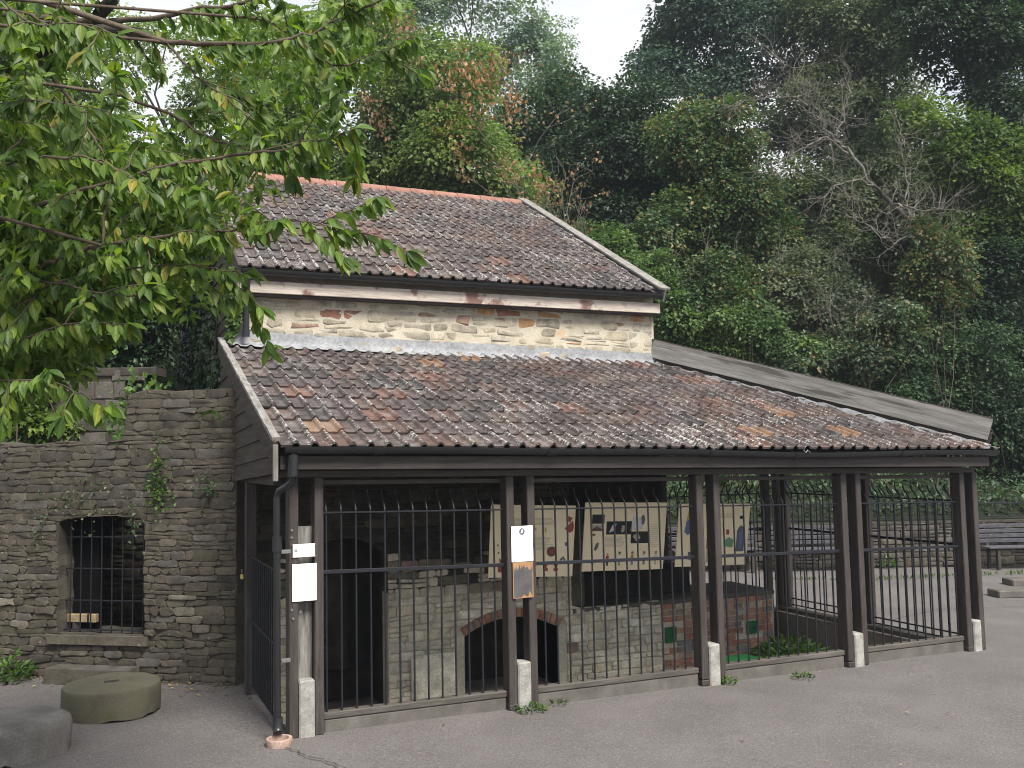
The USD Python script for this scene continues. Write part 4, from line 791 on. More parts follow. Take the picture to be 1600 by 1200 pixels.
t, put, text, W = panel('cream information panel with a dark arched window drawing, rightmost of the three', 4.31, 5.28, 1.675, -.035, .90, 1.05, .72)
put('flag_drawing', Polygon([(.09, .40), (.14, .36), (.19, .42), (.18, .52), (.12, .58)]), 'ink_blue'); put('flag_drawing', Polygon([(.11, .52), (.17, .56), (.19, .62), (.13, .64)]), 'ink_yellow', .0045)
put('framed_drawing', sbox(.40, .20, .52, .48), 'ink_red'); put('framed_paper', sbox(.412, .21, .508, .47), 'cream_panel', .0042); figure(put, .46, .23, .2, 'ink_red', 'ink_green')
put('photograph', sbox(.41, .04, .52, .18), 'ink_grey'); put('patch_drawing', Polygon([(.66, .22), (.76, .21), (.77, .30), (.70, .33), (.65, .30)]), 'ink_green'); put('patch_drawing', Polygon([(.66, .36), (.70, .36), (.70, .42), (.66, .42)]), 'ink_red')
put('arch_drawing', Polygon([(.81, .16), (.92, .16), (.92, .40), (.90, .44), (.865, .47), (.83, .44), (.81, .40)]), 'ink_slate'); put('arch_panel', Polygon([(.835, .20), (.895, .20), (.895, .38), (.865, .43), (.835, .38)]), 'ink_blue', .0045)
text(.55, .60, .2, 4); text(.55, .5, .08, 8, .02); put('face_drawing', ell(.86, .56, .03, .02, 9), 'ink_black'); put('boat_drawing', sbox(.16, .08, .2, .17), 'ink_slate')

# ================================================================ far wall, benches and railing on the right
FA, FB = np.array([17.5, 4.42, 0]), np.array([7.6, 8.55, 0]); FU = (FA-FB)/np.linalg.norm(FA-FB); FN = np.cross(FU, Z_); FN = FN if FN[1] < 0 else -FN
FL = np.linalg.norm(FA-FB)
fwall = thing('boundary_wall', 'low grey rubble wall at the foot of the wooded hill', 'wall', tuple((FA+FB)/2))
part(fwall, 'core', prism(sbox(0, -.3, FL, .69), -.3, -.008, FB, FU, Z_, FN), 'mortar_dark')
rg = np.random.default_rng(51)
lay(fwall, rubble(FL, .88, (.10, .17), (.18, .46), rg, sbox(.01, .0, FL, .86), gap=.014), FB+[0, 0, -.15], FU, Z_, FN, ['ruin_stone_3', 'ruin_stone_0', 'ruin_stone_4', 'ruin_stone_1', 'ruin_stone_2'], [4, 2, .4, 1, 3], rg, h=(.006, .03), cham=.012, limit=270)
part(fwall, 'coping', prism(sbox(0, .69, FL, .73), -.32, .02, FB, FU, Z_, FN), 'ruin_stone_2')
fr = thing('hoop_railing', 'dark hoop-topped railing on the far boundary wall', 'railing', tuple(FB+FU*7+[0, 0, .72]))
bars = []
for k in range(int((FL-1.0)/.24)):
    s = 1.0+k*.24; q = FB+FU*s+FN*-.15+[0, 0, .72]
    bars.append(tube([q, q+[0, 0, .38]]+[q+FU*(.06-.06*math.cos(t))+[0, 0, .38+.06*math.sin(t)] for t in np.linspace(.4, math.pi, 5)]+[q+FU*.12], .009, 5))
part(fr, 'hoops', cat_(bars), 'black_iron', kind='stuff')
for z in (.80, 1.06): part(fr, 'rail', along(FB+FU*.9+FN*-.15+[0, 0, z], FB+FU*FL+FN*-.15+[0, 0, z], .012, .03, .002), 'black_iron')
def bench(label, loc, rotz, W=1.7):
    t = thing('park_bench', label, 'bench', (0, 0, 0))
    for k in range(4): part(t, 'seat_slat', bx(-W/2, W/2, -.30+k*.10, -.215+k*.10, .42, .45, .006), 'bench_slat')
    for k in range(4):
        y = .12+k*.022; part(t, 'back_slat', bx(-W/2, W/2, y, y+.025, .50+k*.095, .575+k*.095, .006), 'bench_slat')
    for x in (-W/2+.18, W/2-.18):
        part(t, 'leg', bx(x-.03, x+.03, -.28, -.20, 0, .42, .006), 'brown_timber_z'); part(t, 'leg', bx(x-.03, x+.03, .08, .14, 0, .42, .006), 'brown_timber_z')
        v, f = bx(x-.025, x+.025, 0, .04, .4, .90, .005); v[:, 1] += .115+(v[:, 2]-.42)*.24+.0; part(t, 'back_post', (v, f), 'brown_timber_z'); part(t, 'bearer', bx(x-.025, x+.025, -.28, .14, .37, .42, .005), 'brown_timber_y')
    return t
ang = math.degrees(math.atan2(FU[1], FU[0]))
b0 = bench('slatted wooden bench against the boundary wall at the right edge of the yard', 0, 0)
def set_loc(p, loc, rot): 
    x = UsdGeom.Xformable(p); x.ClearXformOpOrder(); x.AddTranslateOp(opSuffix='at').Set(Gf.Vec3d(*map(float, loc))); x.AddRotateZOp().Set(rot)
def at_wall(s, d): q = FB+FU*s+FN*d; return (q[0], q[1], ground_z(q[0]))
set_loc(b0, at_wall(8.35, .32), ang)
copy_of(b0, 'park_bench', at_wall(4.15, .32), 'slatted bench seen through the third railing, right of the back corner posts', 'bench', rotz=ang)
copy_of(b0, 'park_bench', at_wall(2.2, .32), 'slatted bench seen just left of the back corner posts beside the rightmost panel', 'bench', rotz=ang)
for i, (lx, ly, lab) in enumerate([(12.9, 3.55, 'farther low stone step at the right edge of the yard'), (11.55, 2.75, 'nearer low stone step in the yard at the right edge')]):
    s = thing('low_step', lab, 'step', (lx, ly, ground_z(lx)))
    for k in range(3): part(s, 'slab', along((lx-.15+k*.62, ly-k*.25, ground_z(lx)+.05), (lx+.44+k*.62, ly-.24-k*.25, ground_z(lx)+.05), .35, .12, .015), 'kerb_concrete')

# ================================================================ where the trees, limbs and shrubs stand (world coordinates, metres)
TREES = [
    ('sycamore_tree', 'mid green sycamore tree with brown hanging clumps behind the ridge tiles', 'leaf_sunny', 0.13, 38000, [(2.56, 12.73, 10.36, 1.58, 1.58), (4.26, 11.93, 10.9, 1.58, 1.58), (3.75, 12.29, 9.19, 1.87, 1.15), (5.59, 11.47, 9.15, 1.73, 1.3), (6.79, 11.0, 8.34, 1.15, 0.72), (4.82, 11.9, 8.16, 2.3, 0.72), (5.57, 11.36, 10.59, 1.3, 1.15), (1.92, 13.13, 9.09, 1.01, 1.01)], (4.58, 12.15)),
    ('poplar_tree', 'tall pale grey green tree left of the white sky gap', 'leaf_pale', 0.19, 16000, [(9.32, 25.49, 18.79, 2.72, 2.22), (12.02, 24.27, 18.98, 2.72, 2.47), (13.73, 23.6, 17.71, 1.38, 1.73), (12.96, 24.09, 16.01, 1.97, 1.48), (14.17, 23.36, 18.19, 0.84, 1.23), (10.65, 24.74, 20.73, 3.7, 1.48), (7.51, 26.26, 19.32, 2.22, 1.73)], (12.15, 25.0)),
    ('ash_tree', 'darker loose tree between the pale tree and the sky gap', 'leaf_dark', 0.16, 11000, [(10.6, 17.76, 12.33, 0.99, 1.19), (11.58, 17.23, 13.3, 0.84, 1.09), (12.05, 17.14, 11.8, 0.89, 1.29), (10.7, 17.81, 11.04, 0.99, 0.89), (11.43, 17.5, 10.92, 1.19, 0.99)], (11.47, 17.74)),
    ('oak_tree', 'broad dark green tree just right of the white sky gap', 'leaf_deep', 0.15, 36000, [(11.93, 13.9, 11.85, 0.82, 1.07), (11.04, 14.33, 11.52, 0.71, 1.07), (10.73, 14.56, 10.37, 0.89, 1.07), (11.38, 14.25, 10.53, 1.43, 1.43), (12.36, 13.86, 9.98, 1.96, 1.6), (13.49, 13.29, 10.67, 1.78, 1.6), (11.07, 14.52, 8.94, 1.07, 1.25), (12.87, 13.76, 8.37, 1.96, 1.43), (14.16, 13.14, 8.88, 1.6, 1.43), (12.23, 14.13, 7.32, 1.78, 1.07)], (12.42, 14.2)),
    ('elm_tree', 'tall blue green tree at the top edge right of the sky gap', 'leaf_blue', 0.18, 22000, [(17.08, 18.81, 17.57, 1.04, 1.36), (18.33, 18.3, 16.98, 2.38, 2.04), (19.97, 17.51, 17.62, 2.04, 1.58), (17.94, 18.62, 15.18, 2.49, 1.36), (16.48, 19.2, 16.11, 0.91, 0.91), (18.92, 17.87, 18.99, 3.62, 1.13), (20.81, 17.26, 16.02, 1.13, 1.36)], (18.64, 18.86)),
    ('maple_tree', 'dark sycamore with yellowing leaf tips below the blue green tree', 'leaf_yellowing', 0.13, 18000, [(10.89, 10.14, 9.75, 1.06, 0.91), (11.59, 9.92, 8.54, 1.06, 0.75), (11.05, 10.26, 7.42, 1.51, 0.91), (12.56, 9.56, 7.69, 1.06, 0.91), (11.85, 9.72, 9.66, 0.91, 0.75), (12.28, 9.6, 8.75, 0.75, 0.91)], (11.64, 10.19)),
    ('alder_tree', 'olive tree with sky showing through behind the bare branches', 'leaf_olive', 0.16, 30000, [(20.61, 15.14, 16.22, 1.7, 1.49), (22.28, 14.53, 14.49, 1.49, 2.34), (19.48, 15.88, 13.28, 1.49, 1.28), (21.24, 15.16, 12.5, 1.7, 1.49), (21.96, 14.48, 16.83, 1.49, 1.28), (20.44, 15.37, 14.32, 0.85, 1.06)], (21.31, 15.57)),
    ('holm_oak_tree', 'very dark evergreen tree filling the top right corner', 'leaf_deep', 0.15, 26000, [(19.13, 9.45, 13.29, 1.89, 1.54), (20.39, 8.98, 12.07, 1.37, 2.06), (21.0, 8.57, 13.76, 1.89, 1.54), (18.64, 9.58, 14.32, 1.71, 0.86), (21.35, 8.66, 10.68, 1.2, 1.37)], (20.95, 9.29)),
    ('lime_tree', 'bright green leafy tree at the right edge under the dark corner tree', 'leaf_bright', 0.14, 12000, [(16.25, 7.71, 10.02, 0.91, 0.75), (17.36, 7.28, 9.17, 0.91, 0.75), (17.92, 7.08, 8.55, 1.06, 0.91), (16.82, 7.56, 8.8, 0.91, 0.75), (18.21, 7.04, 7.42, 0.91, 0.91), (16.97, 7.57, 7.75, 0.91, 0.75)], (17.98, 7.41)),
    ('hazel_tree', 'dull green tree behind the bare leaning tree', 'leaf_olive', 0.14, 26000, [(19.19, 10.81, 9.66, 1.96, 1.6), (17.74, 11.51, 9.16, 1.6, 1.43), (16.94, 11.98, 7.75, 1.78, 1.25), (20.36, 10.48, 7.32, 1.96, 1.43), (18.73, 11.17, 7.89, 1.6, 1.25), (15.95, 12.3, 9.37, 0.89, 1.07)], (18.77, 11.41)),
    ('thorn_tree', 'dark tree behind the leaning bare trunk at the right edge', 'leaf_deep', 0.14, 22000, [(17.81, 7.32, 6.22, 1.21, 1.21), (17.0, 7.75, 5.49, 1.36, 0.91), (18.25, 7.26, 4.56, 1.06, 1.21), (17.57, 7.64, 3.67, 1.36, 0.91), (18.41, 7.34, 2.75, 1.06, 0.91)], (18.21, 7.47)),
    ('beech_tree', 'dark loose tree behind the left branches with sky showing through', 'leaf_sunny', 0.14, 17000, [(-1.22, 17.56, 12.43, 1.81, 1.48), (1.04, 16.57, 12.06, 1.15, 1.81), (2.4, 16.03, 11.21, 1.32, 1.65), (0.62, 16.95, 9.77, 1.48, 0.99), (-3.01, 18.39, 12.14, 1.48, 1.81), (-2.08, 18.15, 9.99, 1.81, 1.15), (2.23, 15.96, 13.02, 1.48, 1.15)], (-0.07, 17.66)),
    ('yew_tree', 'dark leafy tree low behind the left branches', 'leaf_deep', 0.12, 16000, [(-2.46, 8.73, 6.28, 1.13, 0.93), (-1.51, 8.36, 5.54, 1.13, 0.82), (-2.72, 8.94, 5.16, 0.93, 0.82), (-0.85, 8.09, 5.22, 0.72, 0.72), (-1.99, 8.51, 6.37, 0.93, 0.62)], (-2.04, 8.78)),
]
SHRUBS = [
    ('leafy_shrub', 'yellow tipped shrub just right of the upper bargeboard', 'leaf_yellowing', 0.12, 6000, [(10.72, 8.87, 6.07, 1.05, 0.53), (11.24, 8.67, 5.64, 1.12, 0.59), (10.21, 9.12, 5.8, 0.56, 0.56)]),
    ('leafy_shrub', 'grey green twiggy shrub in the middle of the hillside', 'leaf_greyish', 0.11, 9000, [(12.47, 8.65, 5.85, 1.3, 0.72), (13.52, 8.2, 5.54, 1.3, 0.72), (12.99, 8.38, 6.27, 0.86, 0.58)]),
    ('leafy_shrub', 'small rust tipped sapling with a bare stem on the right hillside', 'leaf_rust', 0.12, 5000, [(14.79, 6.47, 6.3, 0.62, 0.62), (15.05, 6.4, 5.75, 0.75, 0.49), (14.55, 6.63, 5.69, 0.52, 0.49), (14.72, 6.46, 6.85, 0.41, 0.41)]),
    ('leafy_shrub', 'dense green shrub straight above the long sloping bargeboard', 'leaf_mid', 0.12, 9000, [(10.93, 8.33, 4.74, 1.23, 0.58), (10.05, 8.71, 4.96, 0.82, 0.55), (11.81, 7.96, 4.45, 1.23, 0.55)]),
    ('leafy_shrub', 'brown flecked shrub above the middle of the sloping bargeboard', 'leaf_rustgreen', 0.12, 9000, [(13.19, 7.35, 4.35, 1.37, 0.69), (13.94, 6.98, 4.81, 1.1, 0.62), (12.7, 7.61, 3.88, 1.23, 0.49)]),
    ('leafy_shrub', 'dark green shrub above the lower end of the sloping bargeboard', 'leaf_dark', 0.12, 9000, [(15.23, 7.01, 4.02, 1.27, 0.73), (14.86, 7.22, 3.47, 1.27, 0.56), (16.13, 6.6, 4.14, 0.84, 0.7)]),
    ('leafy_shrub', 'feathery green shrub beside the right corner of the upper roof', 'leaf_mid', 0.12, 5000, [(8.53, 9.27, 6.43, 0.82, 0.55), (9.04, 9.08, 6.01, 0.69, 0.55), (8.15, 9.41, 6.85, 0.55, 0.41), (9.74, 8.83, 5.17, 0.49, 0.55)]),
    ('leafy_shrub', 'dark shrub behind the right end of the lean-to gutter', 'leaf_deep', 0.12, 9000, [(16.66, 6.46, 2.87, 0.84, 0.84), (16.93, 6.42, 1.88, 0.84, 0.84), (16.02, 6.74, 3.02, 0.84, 0.7)]),
    ('leafy_shrub', 'dark shrub left of the ivy behind the broken wall', 'leaf_dark', 0.1, 8000, [(-1.42, 7.31, 4.36, 0.67, 0.5), (-1.06, 7.2, 3.78, 0.58, 0.43), (-1.76, 7.51, 3.89, 0.58, 0.43), (-0.85, 7.04, 4.64, 0.48, 0.58)]),
    ('leafy_shrub', 'bright leafy shrub at the left edge above the low ruined wall', 'leaf_bright', 0.09, 5000, [(-2.37, 5.11, 2.98, 0.47, 0.32), (-2.52, 5.15, 3.3, 0.47, 0.39), (-2.12, 5.01, 2.74, 0.32, 0.21)]),
    ('leafy_shrub', 'deep green shrub behind the left edge under the cherry branches', 'leaf_mid', 0.1, 8000, [(-2.52, 7.29, 3.94, 0.83, 0.48), (-2.1, 7.08, 4.3, 0.74, 0.56), (-2.0, 7.1, 3.56, 0.56, 0.43)]),
]
BARE_LIMBS = [([(20.16, 7.87, 4.05), (18.09, 7.57, 5.67), (16.09, 7.08, 6.51), (14.78, 6.76, 6.92), (14.2, 6.97, 7.49), (13.81, 7.11, 7.91)], 0.1, 0.05), ([(13.81, 7.11, 7.91), (13.44, 7.43, 8.75), (13.12, 7.55, 9.04), (12.72, 7.59, 9.43), (12.48, 7.56, 9.67), (12.12, 7.47, 10.09), (11.8, 7.48, 10.46)], 0.045, 0.013), ([(13.44, 7.43, 8.68), (12.7, 7.31, 8.87), (12.25, 7.31, 8.71), (11.81, 7.42, 8.42), (11.32, 7.56, 8.06)], 0.03, 0.008), ([(13.12, 7.55, 9.04), (13.49, 7.57, 9.45), (13.65, 7.67, 9.95), (13.85, 7.64, 10.56)], 0.026, 0.007), ([(12.48, 7.56, 9.67), (12.27, 7.85, 9.96), (11.95, 8.21, 10.05), (11.56, 8.5, 10.03), (11.24, 8.66, 9.82)], 0.026, 0.007), ([(13.81, 7.11, 7.91), (13.27, 7.02, 7.93), (12.69, 7.07, 7.79), (12.31, 7.16, 7.5)], 0.026, 0.007), ([(14.78, 6.76, 6.92), (14.75, 7.06, 7.42), (14.84, 7.18, 8.18), (14.78, 7.25, 8.93), (14.94, 7.24, 9.53)], 0.03, 0.008), ([(14.2, 6.97, 7.49), (14.2, 6.55, 7.31), (14.47, 6.21, 7.18), (14.63, 6.03, 7.22)], 0.03, 0.008), ([(14.78, 6.76, 6.92), (13.96, 6.71, 6.57), (13.3, 6.76, 6.94), (12.78, 6.76, 7.03)], 0.03, 0.008)]
CHERRY_LIMBS = [([(-3.27, -1.12, 4.81), (-2.53, -1.65, 4.47), (-2.11, -2.06, 4.44), (-1.96, -2.13, 4.52), (-1.8, -2.21, 4.58), (-1.62, -2.4, 4.64), (-1.5, -2.58, 4.78)], 0.075, 0.04), ([(-1.8, -2.21, 4.58), (-1.62, -2.5, 4.56), (-1.45, -2.68, 4.49), (-1.29, -2.86, 4.39)], 0.05, 0.02), ([(-1.29, -2.86, 4.39), (-1.12, -3.04, 4.33), (-0.81, -3.28, 4.28), (-0.63, -3.47, 4.3), (-0.51, -3.54, 4.37), (-0.33, -3.63, 4.45)], 0.018, 0.006), ([(-2.85, -1.84, 3.27), (-2.22, -2.46, 3.36), (-2.04, -2.66, 3.42), (-1.86, -2.86, 3.48), (-1.66, -3.06, 3.52), (-1.42, -3.28, 3.57), (-1.16, -3.51, 3.59), (-0.89, -3.74, 3.59), (-0.69, -3.95, 3.62), (-0.6, -3.99, 3.65)], 0.022, 0.004), ([(-2.8, -2.07, 3.1), (-2.03, -2.76, 3.15), (-1.84, -2.95, 3.17), (-1.69, -3.13, 3.2), (-1.58, -3.18, 3.24), (-1.41, -3.37, 3.25), (-1.22, -3.51, 3.24), (-1.08, -3.63, 3.25), (-0.95, -3.74, 3.25), (-0.86, -3.84, 3.26), (-0.73, -3.95, 3.23), (-0.65, -3.98, 3.18)], 0.017, 0.003), ([(-1.58, -3.18, 3.24), (-1.57, -3.1, 3.46), (-1.5, -3.03, 3.63), (-1.38, -2.99, 3.88)], 0.01, 0.003), ([(-2.61, -2.39, 3.22), (-2.02, -2.87, 3.12), (-1.85, -3.05, 3.08), (-1.7, -3.22, 3.04), (-1.53, -3.41, 2.97), (-1.37, -3.47, 2.95)], 0.01, 0.003), ([(-1.96, -2.13, 4.52), (-1.74, -2.31, 4.24), (-1.64, -2.45, 4.0), (-1.55, -2.58, 3.82), (-1.52, -2.59, 3.66)], 0.016, 0.005), ([(-1.49, -2.32, 4.28), (-1.25, -2.74, 4.05), (-1.08, -3.02, 3.85), (-0.94, -3.29, 3.73), (-0.83, -3.55, 3.62), (-0.72, -3.71, 3.57)], 0.012, 0.003), ([(-1.29, -2.86, 4.39), (-1.18, -3.0, 4.2), (-1.04, -3.16, 4.03), (-0.91, -3.32, 3.87), (-0.87, -3.43, 3.71)], 0.01, 0.003), ([(-2.01, -3.02, 3.64), (-1.82, -3.23, 3.81), (-1.66, -3.41, 3.79), (-1.49, -3.59, 3.71)], 0.008, 0.003), ([(-2.61, -2.36, 2.9), (-2.06, -2.93, 2.77), (-1.84, -3.14, 2.83), (-1.63, -3.35, 2.87), (-1.47, -3.47, 2.84)], 0.01, 0.003), ([(-2.58, -2.47, 2.76), (-2.04, -3.03, 2.6), (-1.83, -3.24, 2.62), (-1.7, -3.35, 2.57), (-1.55, -3.47, 2.48)], 0.009, 0.003), ([(-1.62, -2.4, 4.64), (-1.16, -2.82, 4.59), (-0.87, -3.06, 4.61), (-0.65, -3.28, 4.67)], 0.02, 0.008), ([(-2.18, -3.0, 4.38), (-1.91, -3.23, 4.27), (-1.77, -3.39, 4.16), (-1.67, -3.54, 4.06)], 0.01, 0.003), ([(-2.24, -3.25, 3.63), (-1.93, -3.51, 3.74), (-1.78, -3.68, 3.73), (-1.71, -3.77, 3.67)], 0.008, 0.003), ([(-0.85, -2.96, 4.55), (-0.66, -3.14, 4.4), (-0.53, -3.29, 4.19), (-0.32, -3.39, 4.28), (-0.18, -3.57, 4.3)], 0.009, 0.003), ([(-2.17, -2.75, 2.62), (-2.0, -2.96, 2.85), (-1.84, -3.05, 3.05), (-1.6, -3.22, 3.11), (-1.31, -3.4, 3.13), (-1.12, -3.6, 3.08), (-1.0, -3.65, 3.06)], 0.01, 0.003), ([(-1.98, -3.52, 4.18), (-1.83, -3.68, 4.0), (-1.69, -3.75, 4.04), (-1.55, -3.91, 3.92)], 0.007, 0.003), ([(-2.22, -3.35, 3.38), (-1.97, -3.52, 3.47), (-1.75, -3.68, 3.5), (-1.59, -3.8, 3.45), (-1.47, -3.9, 3.36)], 0.007, 0.003)]
DEAD_CLUMPS = [(4.05, 10.27, 11.25), (4.39, 10.46, 11.25), (5.32, 9.91, 10.48), (5.66, 10.02, 10.44), (6.28, 9.75, 10.57), (5.82, 9.37, 10.28), (5.5, 9.48, 10.0), (5.5, 10.39, 9.93), (5.11, 9.93, 9.97), (5.71, 9.67, 9.42), (6.57, 10.08, 9.97), (6.5, 9.56, 9.56), (5.69, 10.33, 9.58), (3.71, 10.83, 9.49), (3.82, 10.98, 9.27), (5.27, 9.85, 8.54), (5.51, 10.29, 8.42), (4.62, 10.76, 10.67), (5.88, 9.86, 10.13), (5.21, 10.38, 10.37), (3.7, 11.03, 9.76), (6.15, 9.39, 8.14), (6.47, 9.88, 9.74), (5.05, 10.38, 9.16), (6.8, 9.38, 7.96), (6.92, 9.05, 7.61)]
DRY = [((6.65, 8.95, 7.22), 1.9, 'dry tan shrub with withered leaves rising behind the right end of the ridge'), ((7.19, 8.74, 6.95), 1.0, 'thin dry twiggy shrub behind the sloping upper bargeboard'), ((13.03, 7.13, 5.21), 1.2, 'bare grey twiggy shrub standing in the middle of the hillside')]
CHERRY_FILL = [(-2.07, -1.21, 4.6, 0.4, 160), (-1.8, -1.29, 4.18, 0.4, 200), (-1.92, -1.65, 3.87, 0.5, 320), (-1.41, -1.22, 3.86, 0.45, 320), (-1.03, -1.4, 3.98, 0.4, 240), (-1.9, -2.06, 3.32, 0.4, 260), (-1.51, -2.45, 3.34, 0.4, 240), (-1.17, -2.61, 3.34, 0.32, 160), (-1.97, -2.21, 2.94, 0.3, 140), (-0.77, -1.6, 5.03, 0.35, 110), (-0.47, -2.38, 4.75, 0.35, 130), (-1.93, -1.95, 4.81, 0.4, 220), (-0.84, -2.37, 4.04, 0.35, 140), (-0.64, -2.49, 4.34, 0.35, 110), (-0.29, -2.88, 4.57, 0.25, 60), (-2.02, -2.28, 3.97, 0.4, 200), (-1.69, -2.35, 3.07, 0.3, 200), (-1.99, -1.58, 3.33, 0.45, 300), (-1.61, -1.78, 3.75, 0.45, 300), (-1.91, -1.59, 3.02, 0.35, 200), (-1.5, -1.02, 4.53, 0.4, 160), (-2.02, -1.96, 2.76, 0.28, 130), (-2.04, -2.52, 4.43, 0.3, 130), (-2.0, -2.61, 3.93, 0.32, 160), (-2.02, -2.57, 3.51, 0.32, 170), (-1.95, -2.68, 3.11, 0.3, 160), (-1.76, -2.57, 3.5, 0.3, 140), (-1.8, -1.84, 2.85, 0.25, 110), (-1.26, -2.12, 3.28, 0.28, 130), (-1.86, -2.73, 3.33, 0.35, 200), (-1.3, -2.58, 3.68, 0.35, 160)]

# ================================================================ vegetation
def rot_frame(d, n):
    d = d/np.linalg.norm(d, axis=1, keepdims=True); s = np.cross(d, n); s /= np.linalg.norm(s, axis=1, keepdims=True)+1e-9; n = np.cross(s, d)
    return d, s, n
def leaf_quads(pos, d, n, L, W, fold=.25):
    """one small folded leaf (4 points, 2 triangles) at each place"""
    d, s, n = rot_frame(d, n); L = L[:, None]; W = W[:, None]
    v = np.stack([pos, pos+d*L*.45+s*W*.5+n*W*fold, pos+d*L, pos+d*L*.45-s*W*.5+n*W*fold], 1).reshape(-1, 3)
    i = np.arange(len(pos))[:, None]*4
    return v, np.vstack([i+[0, 1, 2], i+[0, 2, 3]])
def crown(lobes, count, size, rng, spread=2.6, droop=.35, depth=.85, per=16, upb=.8):
    lb0 = np.array([[*l[:5]] for l in lobes]); lb = []
    for l in lb0:      # each bough breaks up into smaller leaf clumps with gaps between them
        for _ in range(11):
            u = rng.normal(size=3); u /= np.linalg.norm(u); q = rng.uniform(.30, .56)
            lb.append([*(l[:3]+u*np.array([l[3], (l[3]+l[4])*.5*depth, l[4]])*rng.uniform(.45, .88)), l[3]*q, l[4]*q*.85])
    lb = np.array(lb); area = lb[:, 3]*lb[:, 4]; nc = max(1, count//per)
    k = rng.choice(len(lb), nc, p=area/area.sum())
    u = rng.normal(size=(nc, 3)); u /= np.linalg.norm(u, axis=1, keepdims=True)
    rad = rng.uniform(.45, 1.0, nc)**.6
    rad *= .80+.50*meshkit.noise(u*2.2+lb[k, :3]*.7, 5)
    R3 = np.stack([lb[k, 3], (lb[k, 3]+lb[k, 4])*.5*depth, lb[k, 4]], 1)
    c = lb[k, :3]+u*R3*rad[:, None]
    cn = u*.55+np.array([0, 0, upb])+rng.normal(0, .25, (nc, 3)); cn /= np.linalg.norm(cn, axis=1, keepdims=True)
    n = nc*per; ci = np.repeat(np.arange(nc), per); cs = rng.uniform(.6, 1.3, nc)[ci]
    tn = rng.normal(size=(n, 3)); tn -= cn[ci]*(tn*cn[ci]).sum(1, keepdims=True); tn /= np.linalg.norm(tn, axis=1, keepdims=True)
    off = np.sqrt(rng.random(n))*size*spread*cs
    pos = c[ci]+tn*off[:, None]+cn[ci]*rng.normal(0, size*.45, n)[:, None]-np.array([0, 0, 1])*(off**2/(size*spread*2.2))[:, None]*droop
    d = tn+u[ci]*.4-np.array([0, 0, droop])+rng.normal(0, .35, (n, 3)); nn = cn[ci]+rng.normal(0, .4, (n, 3))
    L = size*rng.uniform(.7, 1.35, n)
    return leaf_quads(pos, d, nn, L, L*rng.uniform(.55, .8, n)), c
def limbs(foot, lobes, rng, r0):
    lb = np.array([[*l[:5]] for l in lobes]); topc = lb[:, :3].mean(0); foot = np.array(foot, float)
    mid = foot+(topc-foot)*np.array([.35, .35, .45]); ms = []
    apex = np.array([topc[0], topc[1], lb[:, 2].max()]); t = np.linspace(0, 1, 9)[:, None]
    spine = foot*(1-t)**2+2*mid*t*(1-t)+apex*t**2; spine[1:-1] += rng.normal(0, .12, (7, 3))
    ms.append(tube(spine, np.linspace(r0, r0*.15, 9), 7))
    for l in lb:
        z = min(max((l[2]-l[4]*.7-foot[2])/max(apex[2]-foot[2], .1), .15), .8); k = int(z*8); a = spine[k]; e = l[:3]+rng.normal(0, .2, 3)
        m = (a+e)/2+[0, 0, .12*np.linalg.norm(e-a)]; tt = np.linspace(0, 1, 6)[:, None]; p = a*(1-tt)**2+2*m*tt*(1-tt)+e*tt**2
        ms.append(tube(p, np.linspace(r0*.42, r0*.08, 6), 6))
        for _ in range(4):
            q = p[rng.integers(2, 6)]; u = rng.normal(size=3); u[2] = abs(u[2])*.6; u /= np.linalg.norm(u); e2 = l[:3]+u*[l[3], l[3]*.8, l[4]]*.9
            ms.append(tube([q, (q+e2)/2+rng.normal(0, .1, 3), e2], [r0*.12, r0*.07, r0*.025], 5))
    return cat_(ms)
seen_tree = 0
for i, (name, label, m, ls, cnt, lobes, foot) in enumerate(TREES):
    g = np.random.default_rng(100+i); x, y = foot
    z0 = float(hill(np.array(x), np.array(y))) if x > -.2 else bank_z(x, y)
    if x > -.2 and z0 == 0: z0 = float(ground_z(x))
    t = thing(name, label, 'tree', (x, y, z0))
    r0 = .009*max(4, lobes[0][2]-z0)+.03
    part(t, 'trunk', limbs((x, y, z0-.3), lobes, g, r0), 'bark', smooth=True)
    (lv, lf), cl = crown(lobes, int(cnt*1.9), ls*.76, g, spread=3.2)
    part(t, 'crown', (lv, lf), m, kind='stuff')
    if name == 'sycamore_tree':   # brown hanging seed clumps
        cs = [(c, 10) for c in DEAD_CLUMPS]; dv = []
        for c, k in cs:
            n = 34; pos = np.array(c)+g.normal(0, .16, (n, 3))*[1, 1, 1.3]; d = g.normal(0, .5, (n, 3))-[0, 0, .8]; nn = g.normal(size=(n, 3)); L = g.uniform(.08, .15, n)
            dv.append(leaf_quads(pos, d, nn, L, L*.6))
        part(t, 'brown_clumps', cat_(dv), 'leaf_dead', kind='stuff')
TWIGGY = []
